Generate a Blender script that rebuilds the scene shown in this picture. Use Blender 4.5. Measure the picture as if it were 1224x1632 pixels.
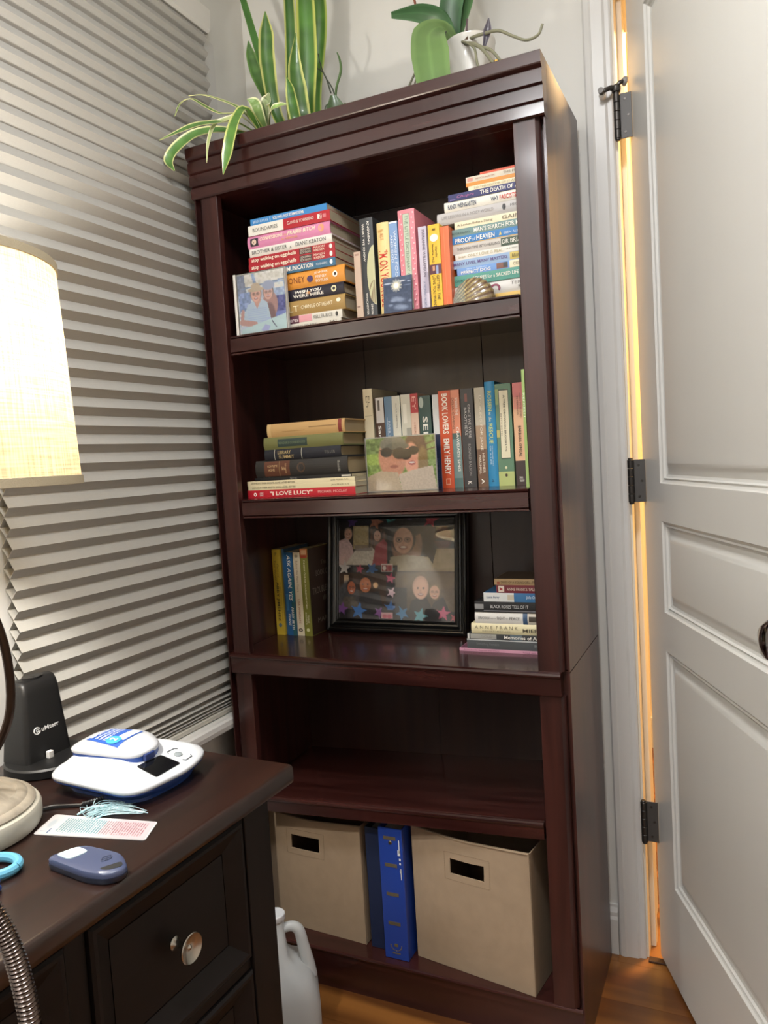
import bpy, bmesh, math, random
import numpy as np
from mathutils import Vector, Matrix, Euler
random.seed(7)
for o in list(bpy.data.objects): bpy.data.objects.remove(o, do_unlink=True)
SC = bpy.context.scene
COL = SC.collection
PI = math.pi

# ------------------------------------------------------------------ camera
cam = bpy.data.cameras.new('camera')
cam_o = bpy.data.objects.new('camera', cam); COL.objects.link(cam_o)
cam.sensor_fit = 'VERTICAL'; cam.sensor_height = 36.0; cam.sensor_width = 27.0
cam.lens = 36.0 * 1227.482 / 1632.0
cam.clip_start = 0.02
_a, _b, _c = (math.radians(v) for v in (86.1464, 25.023, -3.4417))
cam_o.matrix_world = Matrix.Translation((1.0348, -1.3846, 1.1428)) @ (Matrix.Rotation(_b, 4, 'Z') @ Matrix.Rotation(_a, 4, 'X') @ Matrix.Rotation(_c, 4, 'Z'))
SC.camera = cam_o

# ------------------------------------------------------------------ world, light, exposure
w = bpy.data.worlds.new('world'); SC.world = w; w.use_nodes = True
w.node_tree.nodes['Background'].inputs[0].default_value = (0.35, 0.42, 0.55, 1)
w.node_tree.nodes['Background'].inputs[1].default_value = 0.05
SC.view_settings.view_transform = 'Standard'
SC.view_settings.look = 'None'
SC.view_settings.gamma = 1.0
SC.view_settings.use_curve_mapping = False
SC.view_settings.exposure = 0.0
LAMP_W = 23.0       # bulb in the linen lamp
CEIL_W = 22.0       # ceiling light of the room
BACK_W = 29.0       # second ceiling light, behind the camera
HALL_W = 70.0       # warm light in the hallway

def add_light(kind, name, loc, power, color, size=0.1, rot=(0, 0, 0)):
    l = bpy.data.lights.new(name, kind); l.energy = power; l.color = color
    if kind == 'AREA':
        l.shape = 'DISK'; l.size = size
    else:
        l.shadow_soft_size = size
    o = bpy.data.objects.new(name, l); COL.objects.link(o)
    o.location = loc; o.rotation_euler = rot
    return o
add_light('AREA', 'ceiling_bulb', (0.85, -0.95, 2.43), CEIL_W, (0.985, 0.99, 1.0), 0.34)
add_light('AREA', 'ceiling_bulb_rear', (0.35, -2.15, 2.43), BACK_W, (0.985, 0.99, 1.0), 0.34)
add_light('POINT', 'lamp_bulb', (0.16, -0.79, 1.305), LAMP_W, (1.0, 0.955, 0.885), 0.03)
add_light('AREA', 'hall_bulb', (1.25, 1.05, 2.38), HALL_W, (1.0, 0.62, 0.26), 0.35)

# ------------------------------------------------------------------ colour and materials
def lin(h):
    if isinstance(h, str):
        h = h.lstrip('#'); c = [int(h[i:i+2], 16) / 255 for i in (0, 2, 4)]
    else: c = list(h)
    return tuple(v / 12.92 if v <= .04045 else ((v + .055) / 1.055) ** 2.4 for v in c) + (1.0,)
_MC = {}
def setin(b, name, v):
    if name in b.inputs: b.inputs[name].default_value = v
def M(color, rough=0.55, metal=0.0, spec=0.5, coat=0.0, bump=0.0, bscale=400, var=0.0, name=None, emis=None, es=0.0):
    key = (color if isinstance(color, str) else tuple(color), rough, metal, spec, coat, bump, bscale, var, emis, es)
    if key in _MC: return _MC[key]
    m = bpy.data.materials.new(name or 'paint'); m.use_nodes = True
    nt = m.node_tree; b = nt.nodes['Principled BSDF']
    c = lin(color)
    b.inputs['Base Color'].default_value = c
    b.inputs['Roughness'].default_value = rough; b.inputs['Metallic'].default_value = metal
    setin(b, 'Specular IOR Level', spec); setin(b, 'Coat Weight', coat); setin(b, 'Coat Roughness', 0.08)
    if emis: setin(b, 'Emission Color', lin(emis)); setin(b, 'Emission Strength', es)
    if var > 0 or bump > 0:
        tc = nt.nodes.new('ShaderNodeTexCoord'); nz = nt.nodes.new('ShaderNodeTexNoise')
        nz.inputs['Scale'].default_value = bscale; nz.inputs['Detail'].default_value = 3
        nt.links.new(tc.outputs['Object'], nz.inputs['Vector'])
        if var > 0:
            mx = nt.nodes.new('ShaderNodeMix'); mx.data_type = 'RGBA'
            mx.inputs[6].default_value = tuple(min(1, v * (1 + var)) for v in c[:3]) + (1,)
            mx.inputs[7].default_value = tuple(v * (1 - var) for v in c[:3]) + (1,)
            nt.links.new(nz.outputs['Fac'], mx.inputs[0]); nt.links.new(mx.outputs[2], b.inputs['Base Color'])
        if bump > 0:
            bp = nt.nodes.new('ShaderNodeBump'); bp.inputs['Strength'].default_value = bump; bp.inputs['Distance'].default_value = 0.001
            nt.links.new(nz.outputs['Fac'], bp.inputs['Height']); nt.links.new(bp.outputs[0], b.inputs['Normal'])
    _MC[key] = m
    return m
def wood(name, dark, light, axis='X', rough=0.35, fine=1.0, coat=0.2, per_object=0.0, wave=False, spec=0.5):
    m = bpy.data.materials.new(name); m.use_nodes = True
    nt = m.node_tree; N = nt.nodes.new; L = nt.links.new; b = nt.nodes['Principled BSDF']
    tc = N('ShaderNodeTexCoord'); mp = N('ShaderNodeMapping')
    s = {'X': (2.2, 38, 38), 'Y': (38, 2.2, 38), 'Z': (38, 38, 2.2)}[axis]
    mp.inputs['Scale'].default_value = tuple(v * fine for v in s)
    L(tc.outputs['Object'], mp.inputs['Vector'])
    nz = N('ShaderNodeTexNoise'); nz.inputs['Scale'].default_value = 1.0; nz.inputs['Detail'].default_value = 5; nz.inputs['Distortion'].default_value = 0.6
    cr = N('ShaderNodeValToRGB')
    cr.color_ramp.elements[0].position = 0.32; cr.color_ramp.elements[0].color = lin(dark)
    cr.color_ramp.elements[1].position = 0.72; cr.color_ramp.elements[1].color = lin(light)
    if per_object > 0:
        oi = N('ShaderNodeObjectInfo'); ml = N('ShaderNodeMath'); ml.operation = 'MULTIPLY'; ml.inputs[1].default_value = 37.0
        L(oi.outputs['Random'], ml.inputs[0]); cb = N('ShaderNodeCombineXYZ'); L(ml.outputs[0], cb.inputs[2]); L(ml.outputs[0], cb.inputs[0])
        va = N('ShaderNodeVectorMath'); va.operation = 'ADD'; L(mp.outputs[0], va.inputs[0]); L(cb.outputs[0], va.inputs[1]); vec = va.outputs[0]
    else: vec = mp.outputs[0]
    L(vec, nz.inputs['Vector'])
    fac = nz.outputs['Fac']
    if wave:
        wv = N('ShaderNodeTexWave'); wv.wave_type = 'RINGS'; wv.rings_direction = 'X'
        wv.inputs['Scale'].default_value = 0.9; wv.inputs['Distortion'].default_value = 5.0; wv.inputs['Detail'].default_value = 2; wv.inputs['Detail Scale'].default_value = 0.6
        m2 = N('ShaderNodeMapping'); m2.inputs['Scale'].default_value = (1.6, 13, 13); L(tc.outputs['Object'], m2.inputs['Vector'])
        v2 = N('ShaderNodeVectorMath'); v2.operation = 'ADD'; L(m2.outputs[0], v2.inputs[0])
        if per_object > 0: L(cb.outputs[0], v2.inputs[1])
        L(v2.outputs[0], wv.inputs['Vector'])
        mx = N('ShaderNodeMath'); mx.operation = 'MULTIPLY_ADD'; mx.inputs[1].default_value = 0.62; L(wv.outputs['Fac'], mx.inputs[0])
        m3 = N('ShaderNodeMath'); m3.operation = 'MULTIPLY'; m3.inputs[1].default_value = 0.42; L(nz.outputs['Fac'], m3.inputs[0]); L(m3.outputs[0], mx.inputs[2])
        fac = mx.outputs[0]
    L(fac, cr.inputs[0]); L(cr.outputs[0], b.inputs['Base Color'])
    b.inputs['Roughness'].default_value = rough; setin(b, 'Coat Weight', coat); setin(b, 'Coat Roughness', 0.12); setin(b, 'Specular IOR Level', spec)
    bp = N('ShaderNodeBump'); bp.inputs['Strength'].default_value = 0.06; bp.inputs['Distance'].default_value = 0.001
    L(nz.outputs['Fac'], bp.inputs['Height']); L(bp.outputs[0], b.inputs['Normal'])
    return m
MAHX = wood('mahogany_x', '#270f0d', '#40201c', 'X', 0.27, 1.0, 0.4)
MAHZ = wood('mahogany_z', '#270f0d', '#43211c', 'Z', 0.36)
MAHY = wood('mahogany_y', '#240e0c', '#3b1c18', 'Y', 0.3)
MAHB = wood('mahogany_back', '#241210', '#332019', 'Z', 0.4, 0.8)
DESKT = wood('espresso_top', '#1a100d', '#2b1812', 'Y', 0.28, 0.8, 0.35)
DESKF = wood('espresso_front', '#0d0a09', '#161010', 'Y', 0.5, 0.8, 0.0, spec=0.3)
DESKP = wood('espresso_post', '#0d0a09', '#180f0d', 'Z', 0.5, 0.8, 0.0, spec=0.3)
OAK = wood('oak_plank', '#5a3416', '#8d5b2a', 'X', 0.32, 0.8, 0.2, 1.0, True)
def m_mix_attr(name, rough=0.4, coat=0.0):
    m = bpy.data.materials.new(name); m.use_nodes = True; nt = m.node_tree; b = nt.nodes['Principled BSDF']
    at = nt.nodes.new('ShaderNodeAttribute'); at.attribute_name = 'Col'
    nt.links.new(at.outputs['Color'], b.inputs['Base Color']); b.inputs['Roughness'].default_value = rough
    setin(b, 'Coat Weight', coat); setin(b, 'Coat Roughness', 0.04)
    return m
PRINT = m_mix_attr('photo_print', 0.35, 0.0)
PRINTM = m_mix_attr('printed_paper', 0.5, 0.0)
LEAFV = m_mix_attr('leaf_surface', 0.38, 0.15)
def glass_pane():
    m = bpy.data.materials.new('clear_pane'); m.use_nodes = True; nt = m.node_tree; nt.nodes.clear(); N = nt.nodes.new
    out = N('ShaderNodeOutputMaterial'); mx = N('ShaderNodeMixShader'); tr = N('ShaderNodeBsdfTransparent'); gl = N('ShaderNodeBsdfGlossy'); fr = N('ShaderNodeFresnel')
    fr.inputs[0].default_value = 1.5; gl.inputs['Roughness'].default_value = 0.015; tr.inputs[0].default_value = (.985, .985, .985, 1)
    nt.links.new(fr.outputs[0], mx.inputs[0]); nt.links.new(tr.outputs[0], mx.inputs[1]); nt.links.new(gl.outputs[0], mx.inputs[2]); nt.links.new(mx.outputs[0], out.inputs[0])
    return m
PANE = glass_pane()
def fabric(name, color, trans=0.0, weave=900, amt=0.25, rough=0.9, ang=False):
    m = bpy.data.materials.new(name); m.use_nodes = True; nt = m.node_tree; N = nt.nodes.new; L = nt.links.new
    b = nt.nodes['Principled BSDF']; out = nt.nodes['Material Output']; c = lin(color)
    tc = N('ShaderNodeTexCoord')
    if ang:
        sp = N('ShaderNodeSeparateXYZ'); L(tc.outputs['Object'], sp.inputs[0])
        at = N('ShaderNodeMath'); at.operation = 'ARCTAN2'; L(sp.outputs[1], at.inputs[0]); L(sp.outputs[0], at.inputs[1])
        ml = N('ShaderNodeMath'); ml.operation = 'MULTIPLY'; ml.inputs[1].default_value = 0.17; L(at.outputs[0], ml.inputs[0])
        cb = N('ShaderNodeCombineXYZ'); L(ml.outputs[0], cb.inputs[0]); L(sp.outputs[2], cb.inputs[1]); src = cb.outputs[0]
    else: src = tc.outputs['Object']
    facs = []
    for sc in ((weave, weave * 0.035, weave), (weave * 0.035, weave, weave * 0.035)):
        mp = N('ShaderNodeMapping'); mp.inputs['Scale'].default_value = sc; L(src, mp.inputs[0])
        nz = N('ShaderNodeTexNoise'); nz.inputs['Scale'].default_value = 1; nz.inputs['Detail'].default_value = 2; L(mp.outputs[0], nz.inputs['Vector']); facs.append(nz.outputs['Fac'])
    ad = N('ShaderNodeMath'); ad.operation = 'ADD'; L(facs[0], ad.inputs[0]); L(facs[1], ad.inputs[1])
    cr = N('ShaderNodeValToRGB'); cr.color_ramp.elements[0].position = 0.36; cr.color_ramp.elements[1].position = 0.62
    hf = N('ShaderNodeMath'); hf.operation = 'MULTIPLY'; hf.inputs[1].default_value = 0.5; L(ad.outputs[0], hf.inputs[0]); L(hf.outputs[0], cr.inputs[0])
    cr.color_ramp.elements[0].color = tuple(v * (1 - amt) for v in c[:3]) + (1,); cr.color_ramp.elements[1].color = c
    L(cr.outputs[0], b.inputs['Base Color']); b.inputs['Roughness'].default_value = rough; setin(b, 'Specular IOR Level', 0.15)
    bp = N('ShaderNodeBump'); bp.inputs['Strength'].default_value = 0.25; bp.inputs['Distance'].default_value = 0.0006; L(hf.outputs[0], bp.inputs['Height']); L(bp.outputs[0], b.inputs['Normal'])
    if trans > 0:
        tb = N('ShaderNodeBsdfTranslucent'); L(cr.outputs[0], tb.inputs[0]); mx = N('ShaderNodeMixShader'); mx.inputs[0].default_value = trans
        L(b.outputs[0], mx.inputs[1]); L(tb.outputs[0], mx.inputs[2]); L(mx.outputs[0], out.inputs[0])
    return m
LINEN = fabric('linen_shade', '#b9a582', 0.33, 420, 0.5, 0.9, True)
CANVAS = fabric('tan_canvas', '#a08c75', 0, 900, 0.12)
BLINDM = fabric('blind_fabric', '#aaa8a2', 0.0, 1500, 0.05)
WALLP = M('#d9d8d3', 0.75, bump=0.05, bscale=250, name='wall_paint')
WHITE = M('#cfcecb', 0.38, name='white_trim_paint')
DOORP = M('#cfcec9', 0.36, name='white_door_paint')

# ------------------------------------------------------------------ mesh helpers
WM = {}
def to_mesh(bm, name):
    bmesh.ops.recalc_face_normals(bm, faces=bm.faces)
    me = bpy.data.meshes.new(name); bm.to_mesh(me); bm.free(); return me
def smooth(me, ang=35):
    me.polygons.foreach_set('use_smooth', [True] * len(me.polygons))
    try: me.set_sharp_from_angle(angle=math.radians(ang))
    except Exception: pass
def root(name, label, cat, loc=(0, 0, 0), rot=(0, 0, 0), group=None):
    o = bpy.data.objects.new(name, None); COL.objects.link(o); o.empty_display_size = 0.02
    o.location = loc; o.rotation_euler = rot; tag(o, label, cat, group)
    WM[o.name] = Matrix.LocRotScale(Vector(loc), Euler(rot), None)
    return o
def tag(o, label=None, cat=None, group=None, kind=None):
    if label: o['label'] = label
    if cat: o['category'] = cat
    if group: o['group'] = group
    if kind: o['kind'] = kind
    return o
def part(name, src, mat, parent=None, world=True, sm=False, label=None, kind=None):
    me = src if isinstance(src, bpy.types.Mesh) else to_mesh(src, name)
    if sm: smooth(me, sm if sm is not True else 35)
    if not me.materials: me.materials.append(mat)
    o = bpy.data.objects.new(name, me); COL.objects.link(o)
    if parent is not None:
        o.parent = parent; pm = WM[parent.name]
        if world: me.transform(pm.inverted())
        WM[o.name] = pm
    else: WM[o.name] = Matrix.Identity(4)
    if label: o['label'] = label
    if kind: o['kind'] = kind
    return o
def struct(name, src, mat, parent=None, sm=False):
    o = part(name, src, mat, parent, sm=sm)
    if parent is None: o['kind'] = 'structure'
    return o
def box(bm, x0, x1, y0, y1, z0, z1, bev=0.0, seg=2, mat=None):
    v = [bm.verts.new(p) for p in ((x0, y0, z0), (x1, y0, z0), (x1, y1, z0), (x0, y1, z0), (x0, y0, z1), (x1, y0, z1), (x1, y1, z1), (x0, y1, z1))]
    F = [bm.faces.new([v[i] for i in f]) for f in ((0, 3, 2, 1), (4, 5, 6, 7), (0, 1, 5, 4), (1, 2, 6, 5), (2, 3, 7, 6), (3, 0, 4, 7))]
    vs = v
    if bev > 0:
        es = list({e for f in F for e in f.edges})
        r = bmesh.ops.bevel(bm, geom=es, offset=bev, segments=seg, affect='EDGES', profile=0.5)
        vs = list({q for f in r['faces'] for q in f.verts})
    if mat is not None:
        for q in vs: q.co = mat @ q.co
    return vs
def BX(*a, **k):
    bm = bmesh.new(); box(bm, *a, **k); return bm
def prof(bm, pts, x0, x1, axis='X'):
    """closed profile in the plane across `axis`, extruded x0..x1"""
    def P(t, a, b): return {'X': (t, a, b), 'Y': (a, t, b), 'Z': (a, b, t)}[axis]
    A = [bm.verts.new(P(x0, *p)) for p in pts]; B = [bm.verts.new(P(x1, *p)) for p in pts]
    n = len(pts)
    for i in range(n): bm.faces.new((A[i], A[(i + 1) % n], B[(i + 1) % n], B[i]))
    bm.faces.new(A[::-1]); bm.faces.new(B)
    return bm
def lathe(bm, prf, n=32, c=(0, 0, 0), axis='Z', cap=True):
    rings = []
    for r, h in prf:
        ring = []
        for i in range(n):
            a = 2 * PI * i / n; x, y = r * math.cos(a), r * math.sin(a)
            p = {'Z': (x, y, h), 'X': (h, x, y), 'Y': (y, h, x)}[axis]
            ring.append(bm.verts.new((c[0] + p[0], c[1] + p[1], c[2] + p[2])))
        rings.append(ring)
    for a, b in zip(rings, rings[1:]):
        for i in range(n): bm.faces.new((a[i], a[(i + 1) % n], b[(i + 1) % n], b[i]))
    if cap:
        if prf[0][0] > 1e-6: bm.faces.new(rings[0][::-1])
        if prf[-1][0] > 1e-6: bm.faces.new(rings[-1])
    return bm
def spline(pts, n):
    P = [Vector(p) for p in pts]; P = [2 * P[0] - P[1]] + P + [2 * P[-1] - P[-2]]
    out = []; segs = len(P) - 3
    for k in range(n + 1):
        t = k / n * segs; i = min(int(t), segs - 1); u = t - i
        a, b, c, d = P[i:i + 4]
        out.append(0.5 * ((2 * b) + (c - a) * u + (2 * a - 5 * b + 4 * c - d) * u * u + (3 * b - a - 3 * c + d) * u ** 3))
    return out
def tube(bm, pts, rad, n=8, cap=True):
    P = [Vector(p) for p in pts]; R = rad if isinstance(rad, (list, tuple)) else [rad] * len(P)
    rings = []; prev = None
    for i, p in enumerate(P):
        t = (P[min(i + 1, len(P) - 1)] - P[max(i - 1, 0)]).normalized()
        if prev is None:
            u = t.orthogonal().normalized()
        else:
            u = prev - t * prev.dot(t); u = u.normalized() if u.length > 1e-6 else t.orthogonal().normalized()
        prev = u; v = t.cross(u)
        rings.append([bm.verts.new(p + R[i] * (u * math.cos(2 * PI * k / n) + v * math.sin(2 * PI * k / n))) for k in range(n)])
    for a, b in zip(rings, rings[1:]):
        for k in range(n): bm.faces.new((a[k], a[(k + 1) % n], b[(k + 1) % n], b[k]))
    if cap: bm.faces.new(rings[0][::-1]); bm.faces.new(rings[-1])
    return bm
def loft(bm, rings, cap=True):
    V = [[bm.verts.new(p) for p in r] for r in rings]; n = len(V[0])
    for a, b in zip(V, V[1:]):
        for k in range(n): bm.faces.new((a[k], a[(k + 1) % n], b[(k + 1) % n], b[k]))
    if cap: bm.faces.new(V[0][::-1]); bm.faces.new(V[-1])
    return bm
def rquad(corners, r, z, seg=5):
    """rounded polygon outline at height z (z may be a function of x,y)"""
    out = []; n = len(corners)
    for i in range(n):
        p = Vector(corners[i]); a = Vector(corners[i - 1]); b = Vector(corners[(i + 1) % n])
        da = (a - p); db = (b - p); rr = min(r, da.length * .48, db.length * .48)
        s = p + da.normalized() * rr; e = p + db.normalized() * rr
        for k in range(seg + 1):
            t = k / seg; q = (1 - t) ** 2 * s + 2 * t * (1 - t) * p + t * t * e
            out.append((q.x, q.y, z(q.x, q.y) if callable(z) else z))
    return out
def scale_ring(ring, c, s, z=None):
    return [(c[0] + (p[0] - c[0]) * s, c[1] + (p[1] - c[1]) * s, p[2] if z is None else z) for p in ring]

# ------------------------------------------------------------------ lettering (flat print cut from the built-in font)
_TC = {}
def text2d(s, bold=0.0, shear=0.0):
    k = (s, bold, shear)
    if k in _TC: return _TC[k]
    cu = bpy.data.curves.new('t', 'FONT'); cu.body = s; cu.resolution_u = 2; cu.offset = bold; cu.shear = shear
    o = bpy.data.objects.new('t', cu); me = o.to_mesh()
    V = np.array([v.co[:2] for v in me.vertices]) if len(me.vertices) else np.zeros((1, 2)); F = [tuple(p.vertices) for p in me.polygons]
    o.to_mesh_clear(); bpy.data.objects.remove(o); bpy.data.curves.remove(cu)
    lo = V.min(0); hi = V.max(0); V = (V - lo) / np.maximum(hi - lo, 1e-6)
    _TC[k] = (V, F); return _TC[k]
def put_text(bm, s, fn, bold=0.0, shear=0.0):
    V, F = text2d(s, bold, shear)
    vs = [bm.verts.new(fn(a, b)) for a, b in V]
    for f in F:
        try: bm.faces.new([vs[i] for i in f])
        except ValueError: pass
# ------------------------------------------------------------------ small painter for flat prints
class Canvas:
    def __init__(s, w, h, col):
        s.w, s.h = w, h; s.a = np.zeros((h, w, 3)); s.a[:] = s.c(col)
        s.Y, s.X = np.mgrid[0:h, 0:w]; s.X = (s.X + .5) / w; s.Y = (s.Y + .5) / h
    def c(s, h): h = h.lstrip('#'); return np.array([int(h[i:i+2], 16) / 255 for i in (0, 2, 4)])
    def blend(s, m, col): m = np.clip(m, 0, 1)[..., None]; s.a = s.a * (1 - m) + s.c(col) * m; return s
    def rect(s, x0, y0, x1, y1, col, al=1): return s.blend(((s.X >= x0) & (s.X < x1) & (s.Y >= y0) & (s.Y < y1)) * al, col)
    def ell(s, cx, cy, rx, ry, col, soft=.15, al=1, rot=0):
        c_, n_ = math.cos(rot), math.sin(rot); asp = s.h / s.w
        dx = s.X - cx; dy = (s.Y - cy) * asp; u = dx * c_ + dy * n_; v = (-dx * n_ + dy * c_) / asp
        d = np.sqrt((u / rx) ** 2 + (v / ry) ** 2); return s.blend(np.clip((1 - d) / soft + .5, 0, 1) * al, col)
    def poly(s, pts, col, al=1):
        ins = np.zeros(s.X.shape, bool); n = len(pts)
        for i in range(n):
            x0, y0 = pts[i]; x1, y1 = pts[(i + 1) % n]
            if y0 == y1: continue
            t = ((y0 > s.Y) != (y1 > s.Y)) & (s.X < (x1 - x0) * (s.Y - y0) / (y1 - y0) + x0); ins ^= t
        return s.blend(ins * al, col)
    def line(s, x0, y0, x1, y1, wd, col, al=1):
        dx, dy = x1 - x0, y1 - y0; t = np.clip(((s.X - x0) * dx + (s.Y - y0) * dy) / (dx * dx + dy * dy + 1e-9), 0, 1)
        d = np.hypot(s.X - x0 - t * dx, s.Y - y0 - t * dy); return s.blend((d < wd) * al, col)
    def noise(s, amt, cell=4, seed=1):
        r = np.random.RandomState(seed); g = r.rand(s.h // cell + 2, s.w // cell + 2, 1) - .5
        g = np.kron(g[..., 0], np.ones((cell, cell)))[:s.h, :s.w, None]; s.a = np.clip(s.a + g * amt, 0, 1); return s
    def star(s, cx, cy, r, col, rot=0):
        asp = s.w / s.h; return s.poly([(cx + (r if k % 2 == 0 else r * .42) * math.cos(rot + k * PI / 5 - PI / 2), cy + (r if k % 2 == 0 else r * .42) * math.sin(rot + k * PI / 5 - PI / 2) * asp) for k in range(10)], col)
def print_mesh(cv, fn, name, gain=1.0):
    """grid of points, one per painted dot; fn(u,v)->point, v down"""
    h, w = cv.h, cv.w
    V = [fn(i / (w - 1), j / (h - 1)) for j in range(h) for i in range(w)]
    F = [(j * w + i, (j + 1) * w + i, (j + 1) * w + i + 1, j * w + i + 1) for j in range(h - 1) for i in range(w - 1)]
    me = bpy.data.meshes.new(name); me.from_pydata(V, [], F)
    at = me.color_attributes.new('Col', 'FLOAT_COLOR', 'POINT')
    a = np.clip(cv.a * np.array(gain), 0, 1); l = np.where(a <= .04045, a / 12.92, ((a + .055) / 1.055) ** 2.4)
    d = np.ones((h * w, 4), np.float32); d[:, :3] = l.reshape(-1, 3); at.data.foreach_set('color', d.ravel())
    return me
# ================================================================== ROOM SHELL
XL, YB = -0.083, 0.335
XR, YF, ZC = 2.35, -2.75, 2.45
struct('ceiling', BX(XL - .1, XR + .1, YF - .1, 1.7, ZC, ZC + .08), M('#d8d6d0', .8))
bm = bmesh.new()                                   # left wall with the window opening
WY0, WY1, WZ0, WZ1 = -.47, .14, .60, 2.12
for a in ((YF - .1, WY0, 0, ZC), (WY1, YB + .2, 0, ZC), (WY0, WY1, 0, WZ0), (WY0, WY1, WZ1, ZC)):
    box(bm, XL - .12, XL, *a)
struct('wall_left', bm, WALLP)
bm = bmesh.new()                                   # back wall with the doorway
DX0, DX1, DZ = .802, 1.605, 2.115
box(bm, XL, DX0, YB, YB + .2, 0, ZC); box(bm, DX1, XR + .1, YB, YB + .2, 0, ZC); box(bm, DX0, DX1, YB, YB + .2, DZ, ZC)
struct('wall_back', bm, WALLP)
struct('wall_right', BX(XR, XR + .1, YF, YB, 0, ZC), WALLP)
struct('wall_front', BX(XL, XR, YF - .1, YF, 0, ZC), WALLP)
bm = bmesh.new()
box(bm, .25, .35, YB + .2, 1.6, 0, ZC); box(bm, .25, XR + .1, 1.6, 1.7, 0, ZC); box(bm, XR, XR + .1, YB + .2, 1.6, 0, ZC)
struct('wall_hall', bm, M('#dccfb4', .75))
struct('baseboard_hall', BX(.35, XR, 1.585, 1.6, 0, .12, .004), WHITE)
fl = struct('floor', BX(XL - .1, XR + .1, YF - .1, 1.7, -.06, -.012), M('#3a2110', .7))
pw, pl = .127, 1.24
rowi = 0; y = YF
pm_ = {}
while y < 1.58:
    off = [0, .55, .22, .83, .4][rowi % 5]; x = XL - off
    while x < XR:
        a, b_ = max(x, XL), min(x + pl, XR)
        if b_ - a > .03:
            k = round(b_ - a, 4)
            if k not in pm_:
                pm_[k] = to_mesh(BX(0, b_ - a - .0006, 0, pw - .0006, -.012, 0), 'plank'); pm_[k].materials.append(OAK)
            o = bpy.data.objects.new('plank', pm_[k]); COL.objects.link(o); o.parent = fl; o.location = (a, y, 0)
        x += pl
    y += pw; rowi += 1
def basep(t=.014, h=.112): return [(0, 0), (-t, 0), (-t, h * .72), (-t * .8, h * .78), (-t * .8, h * .86), (-t * .45, h * .95), (-t * .4, h), (0, h)]
bm = bmesh.new(); prof(bm, [(YB + p[0], p[1]) for p in basep()], XL, .757); struct('baseboard_back', bm, WHITE)
bm = bmesh.new(); prof(bm, [(YB + p[0], p[1]) for p in basep()], 1.66, XR); struct('baseboard_back.001', bm, WHITE)
bm = bmesh.new(); prof(bm, [(XL - p[0], p[1]) for p in basep()], YF, YB, 'Y'); struct('baseboard_left', bm, WHITE)

# ---- window behind the blind
wn = struct('window_1', (lambda b: (box(b, -.19, -.10, WY0, WY0 + .045, WZ0, WZ1, .003), box(b, -.19, -.10, WY1 - .045, WY1, WZ0, WZ1, .003), box(b, -.19, -.10, WY0, WY1, WZ0, WZ0 + .05, .003), box(b, -.19, -.10, WY0, WY1, WZ1 - .05, WZ1, .003), b)[-1])(bmesh.new()), WHITE)
struct('meeting_rail', BX(-.175, -.13, WY0 + .045, WY1 - .045, 1.34, 1.39, .003), WHITE, wn)
struct('window_pane', BX(-.155, -.150, WY0 + .04, WY1 - .04, WZ0 + .04, WZ1 - .04), PANE, wn)
struct('trim_1', BX(XL, XL + .006, .142, .197, .585, 2.15, .0015), WHITE)
struct('trim_2', BX(XL, XL + .006, -.56, -.49, .585, 2.15, .0015), WHITE)
bm = bmesh.new(); prof(bm, [(XL, .5555), (-.030, .5555), (-.0255, .559), (-.024, .569), (-.0255, .579), (-.030, .583), (XL, .583)], -.60, .215, 'Y')
struct('trim_3', bm, WHITE)

# ---- cellular blind
BY0, BY1 = -.505, .136
bl = root('cellular_blind', 'grey pleated cellular blind covering the window on the left wall', 'blind', (-.065, -.167, .572))
def cell(z0, h):
    bm = bmesh.new()
    xj, xf, xb = -.062, -.0495, -.0755
    pts = [(xj, z0), (xf, z0 + h * .43), (xj, z0 + h), (xb, z0 + h * .5)]
    ins = [(xj, z0 + .0011), (xf - .0009, z0 + h * .43), (xj, z0 + h - .0011), (xb + .0009, z0 + h * .5)]
    ys = np.linspace(BY0, BY1, 12)
    A = [[bm.verts.new((p[0], y, p[1])) for p in pts] for y in ys]
    B = [[bm.verts.new((p[0], y, p[1])) for p in ins] for y in (ys[0], ys[-1])]
    for a, b in zip(A, A[1:]):
        for k in range(4): bm.faces.new((a[k], a[(k + 1) % 4], b[(k + 1) % 4], b[k]))
    for k in range(4):
        j = (k + 1) % 4
        bm.faces.new((A[0][k], A[0][j], B[0][j], B[0][k])); bm.faces.new((A[-1][k], A[-1][j], B[1][j], B[1][k])); bm.faces.new((B[0][k], B[0][j], B[1][j], B[1][k]))
    return bm
PZ = .0343; z = .675; proto = None; n = 0
zz = [(.5985, .0055), (.604, .0065), (.6105, .0085), (.619, .0115), (.6305, .0165), (.647, .0255 + .0025)]
for a, h in zz: part('pleat', cell(a, h), BLINDM, bl)
while z < 2.13:
    if proto is None: proto = part('pleat', cell(z, PZ), BLINDM, bl); z_first = z
    else:
        o = proto.copy(); COL.objects.link(o); o.parent = bl; o.location = (0, 0, z - z_first); WM[o.name] = WM[bl.name]
    z += PZ
ztop = z
bm = bmesh.new(); prof(bm, [(-.0745, .5835), (-.052, .5835), (-.049, .587), (-.049, .594), (-.053, .5985), (-.0745, .5985)], BY0, BY1, 'Y'); part('bottom_rail', bm, M('#b7b4ab', .45), bl)
bm = bmesh.new(); prof(bm, [(-.0765, ztop - .004), (-.054, ztop - .004), (-.048, ztop + .003), (-.045, ztop + .03), (-.044, ztop + .046), (-.047, ztop + .05), (-.0765, ztop + .05)], BY0 - .002, .147, 'Y'); part('headrail', bm, M('#d2d0ca', .4), bl)

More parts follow.
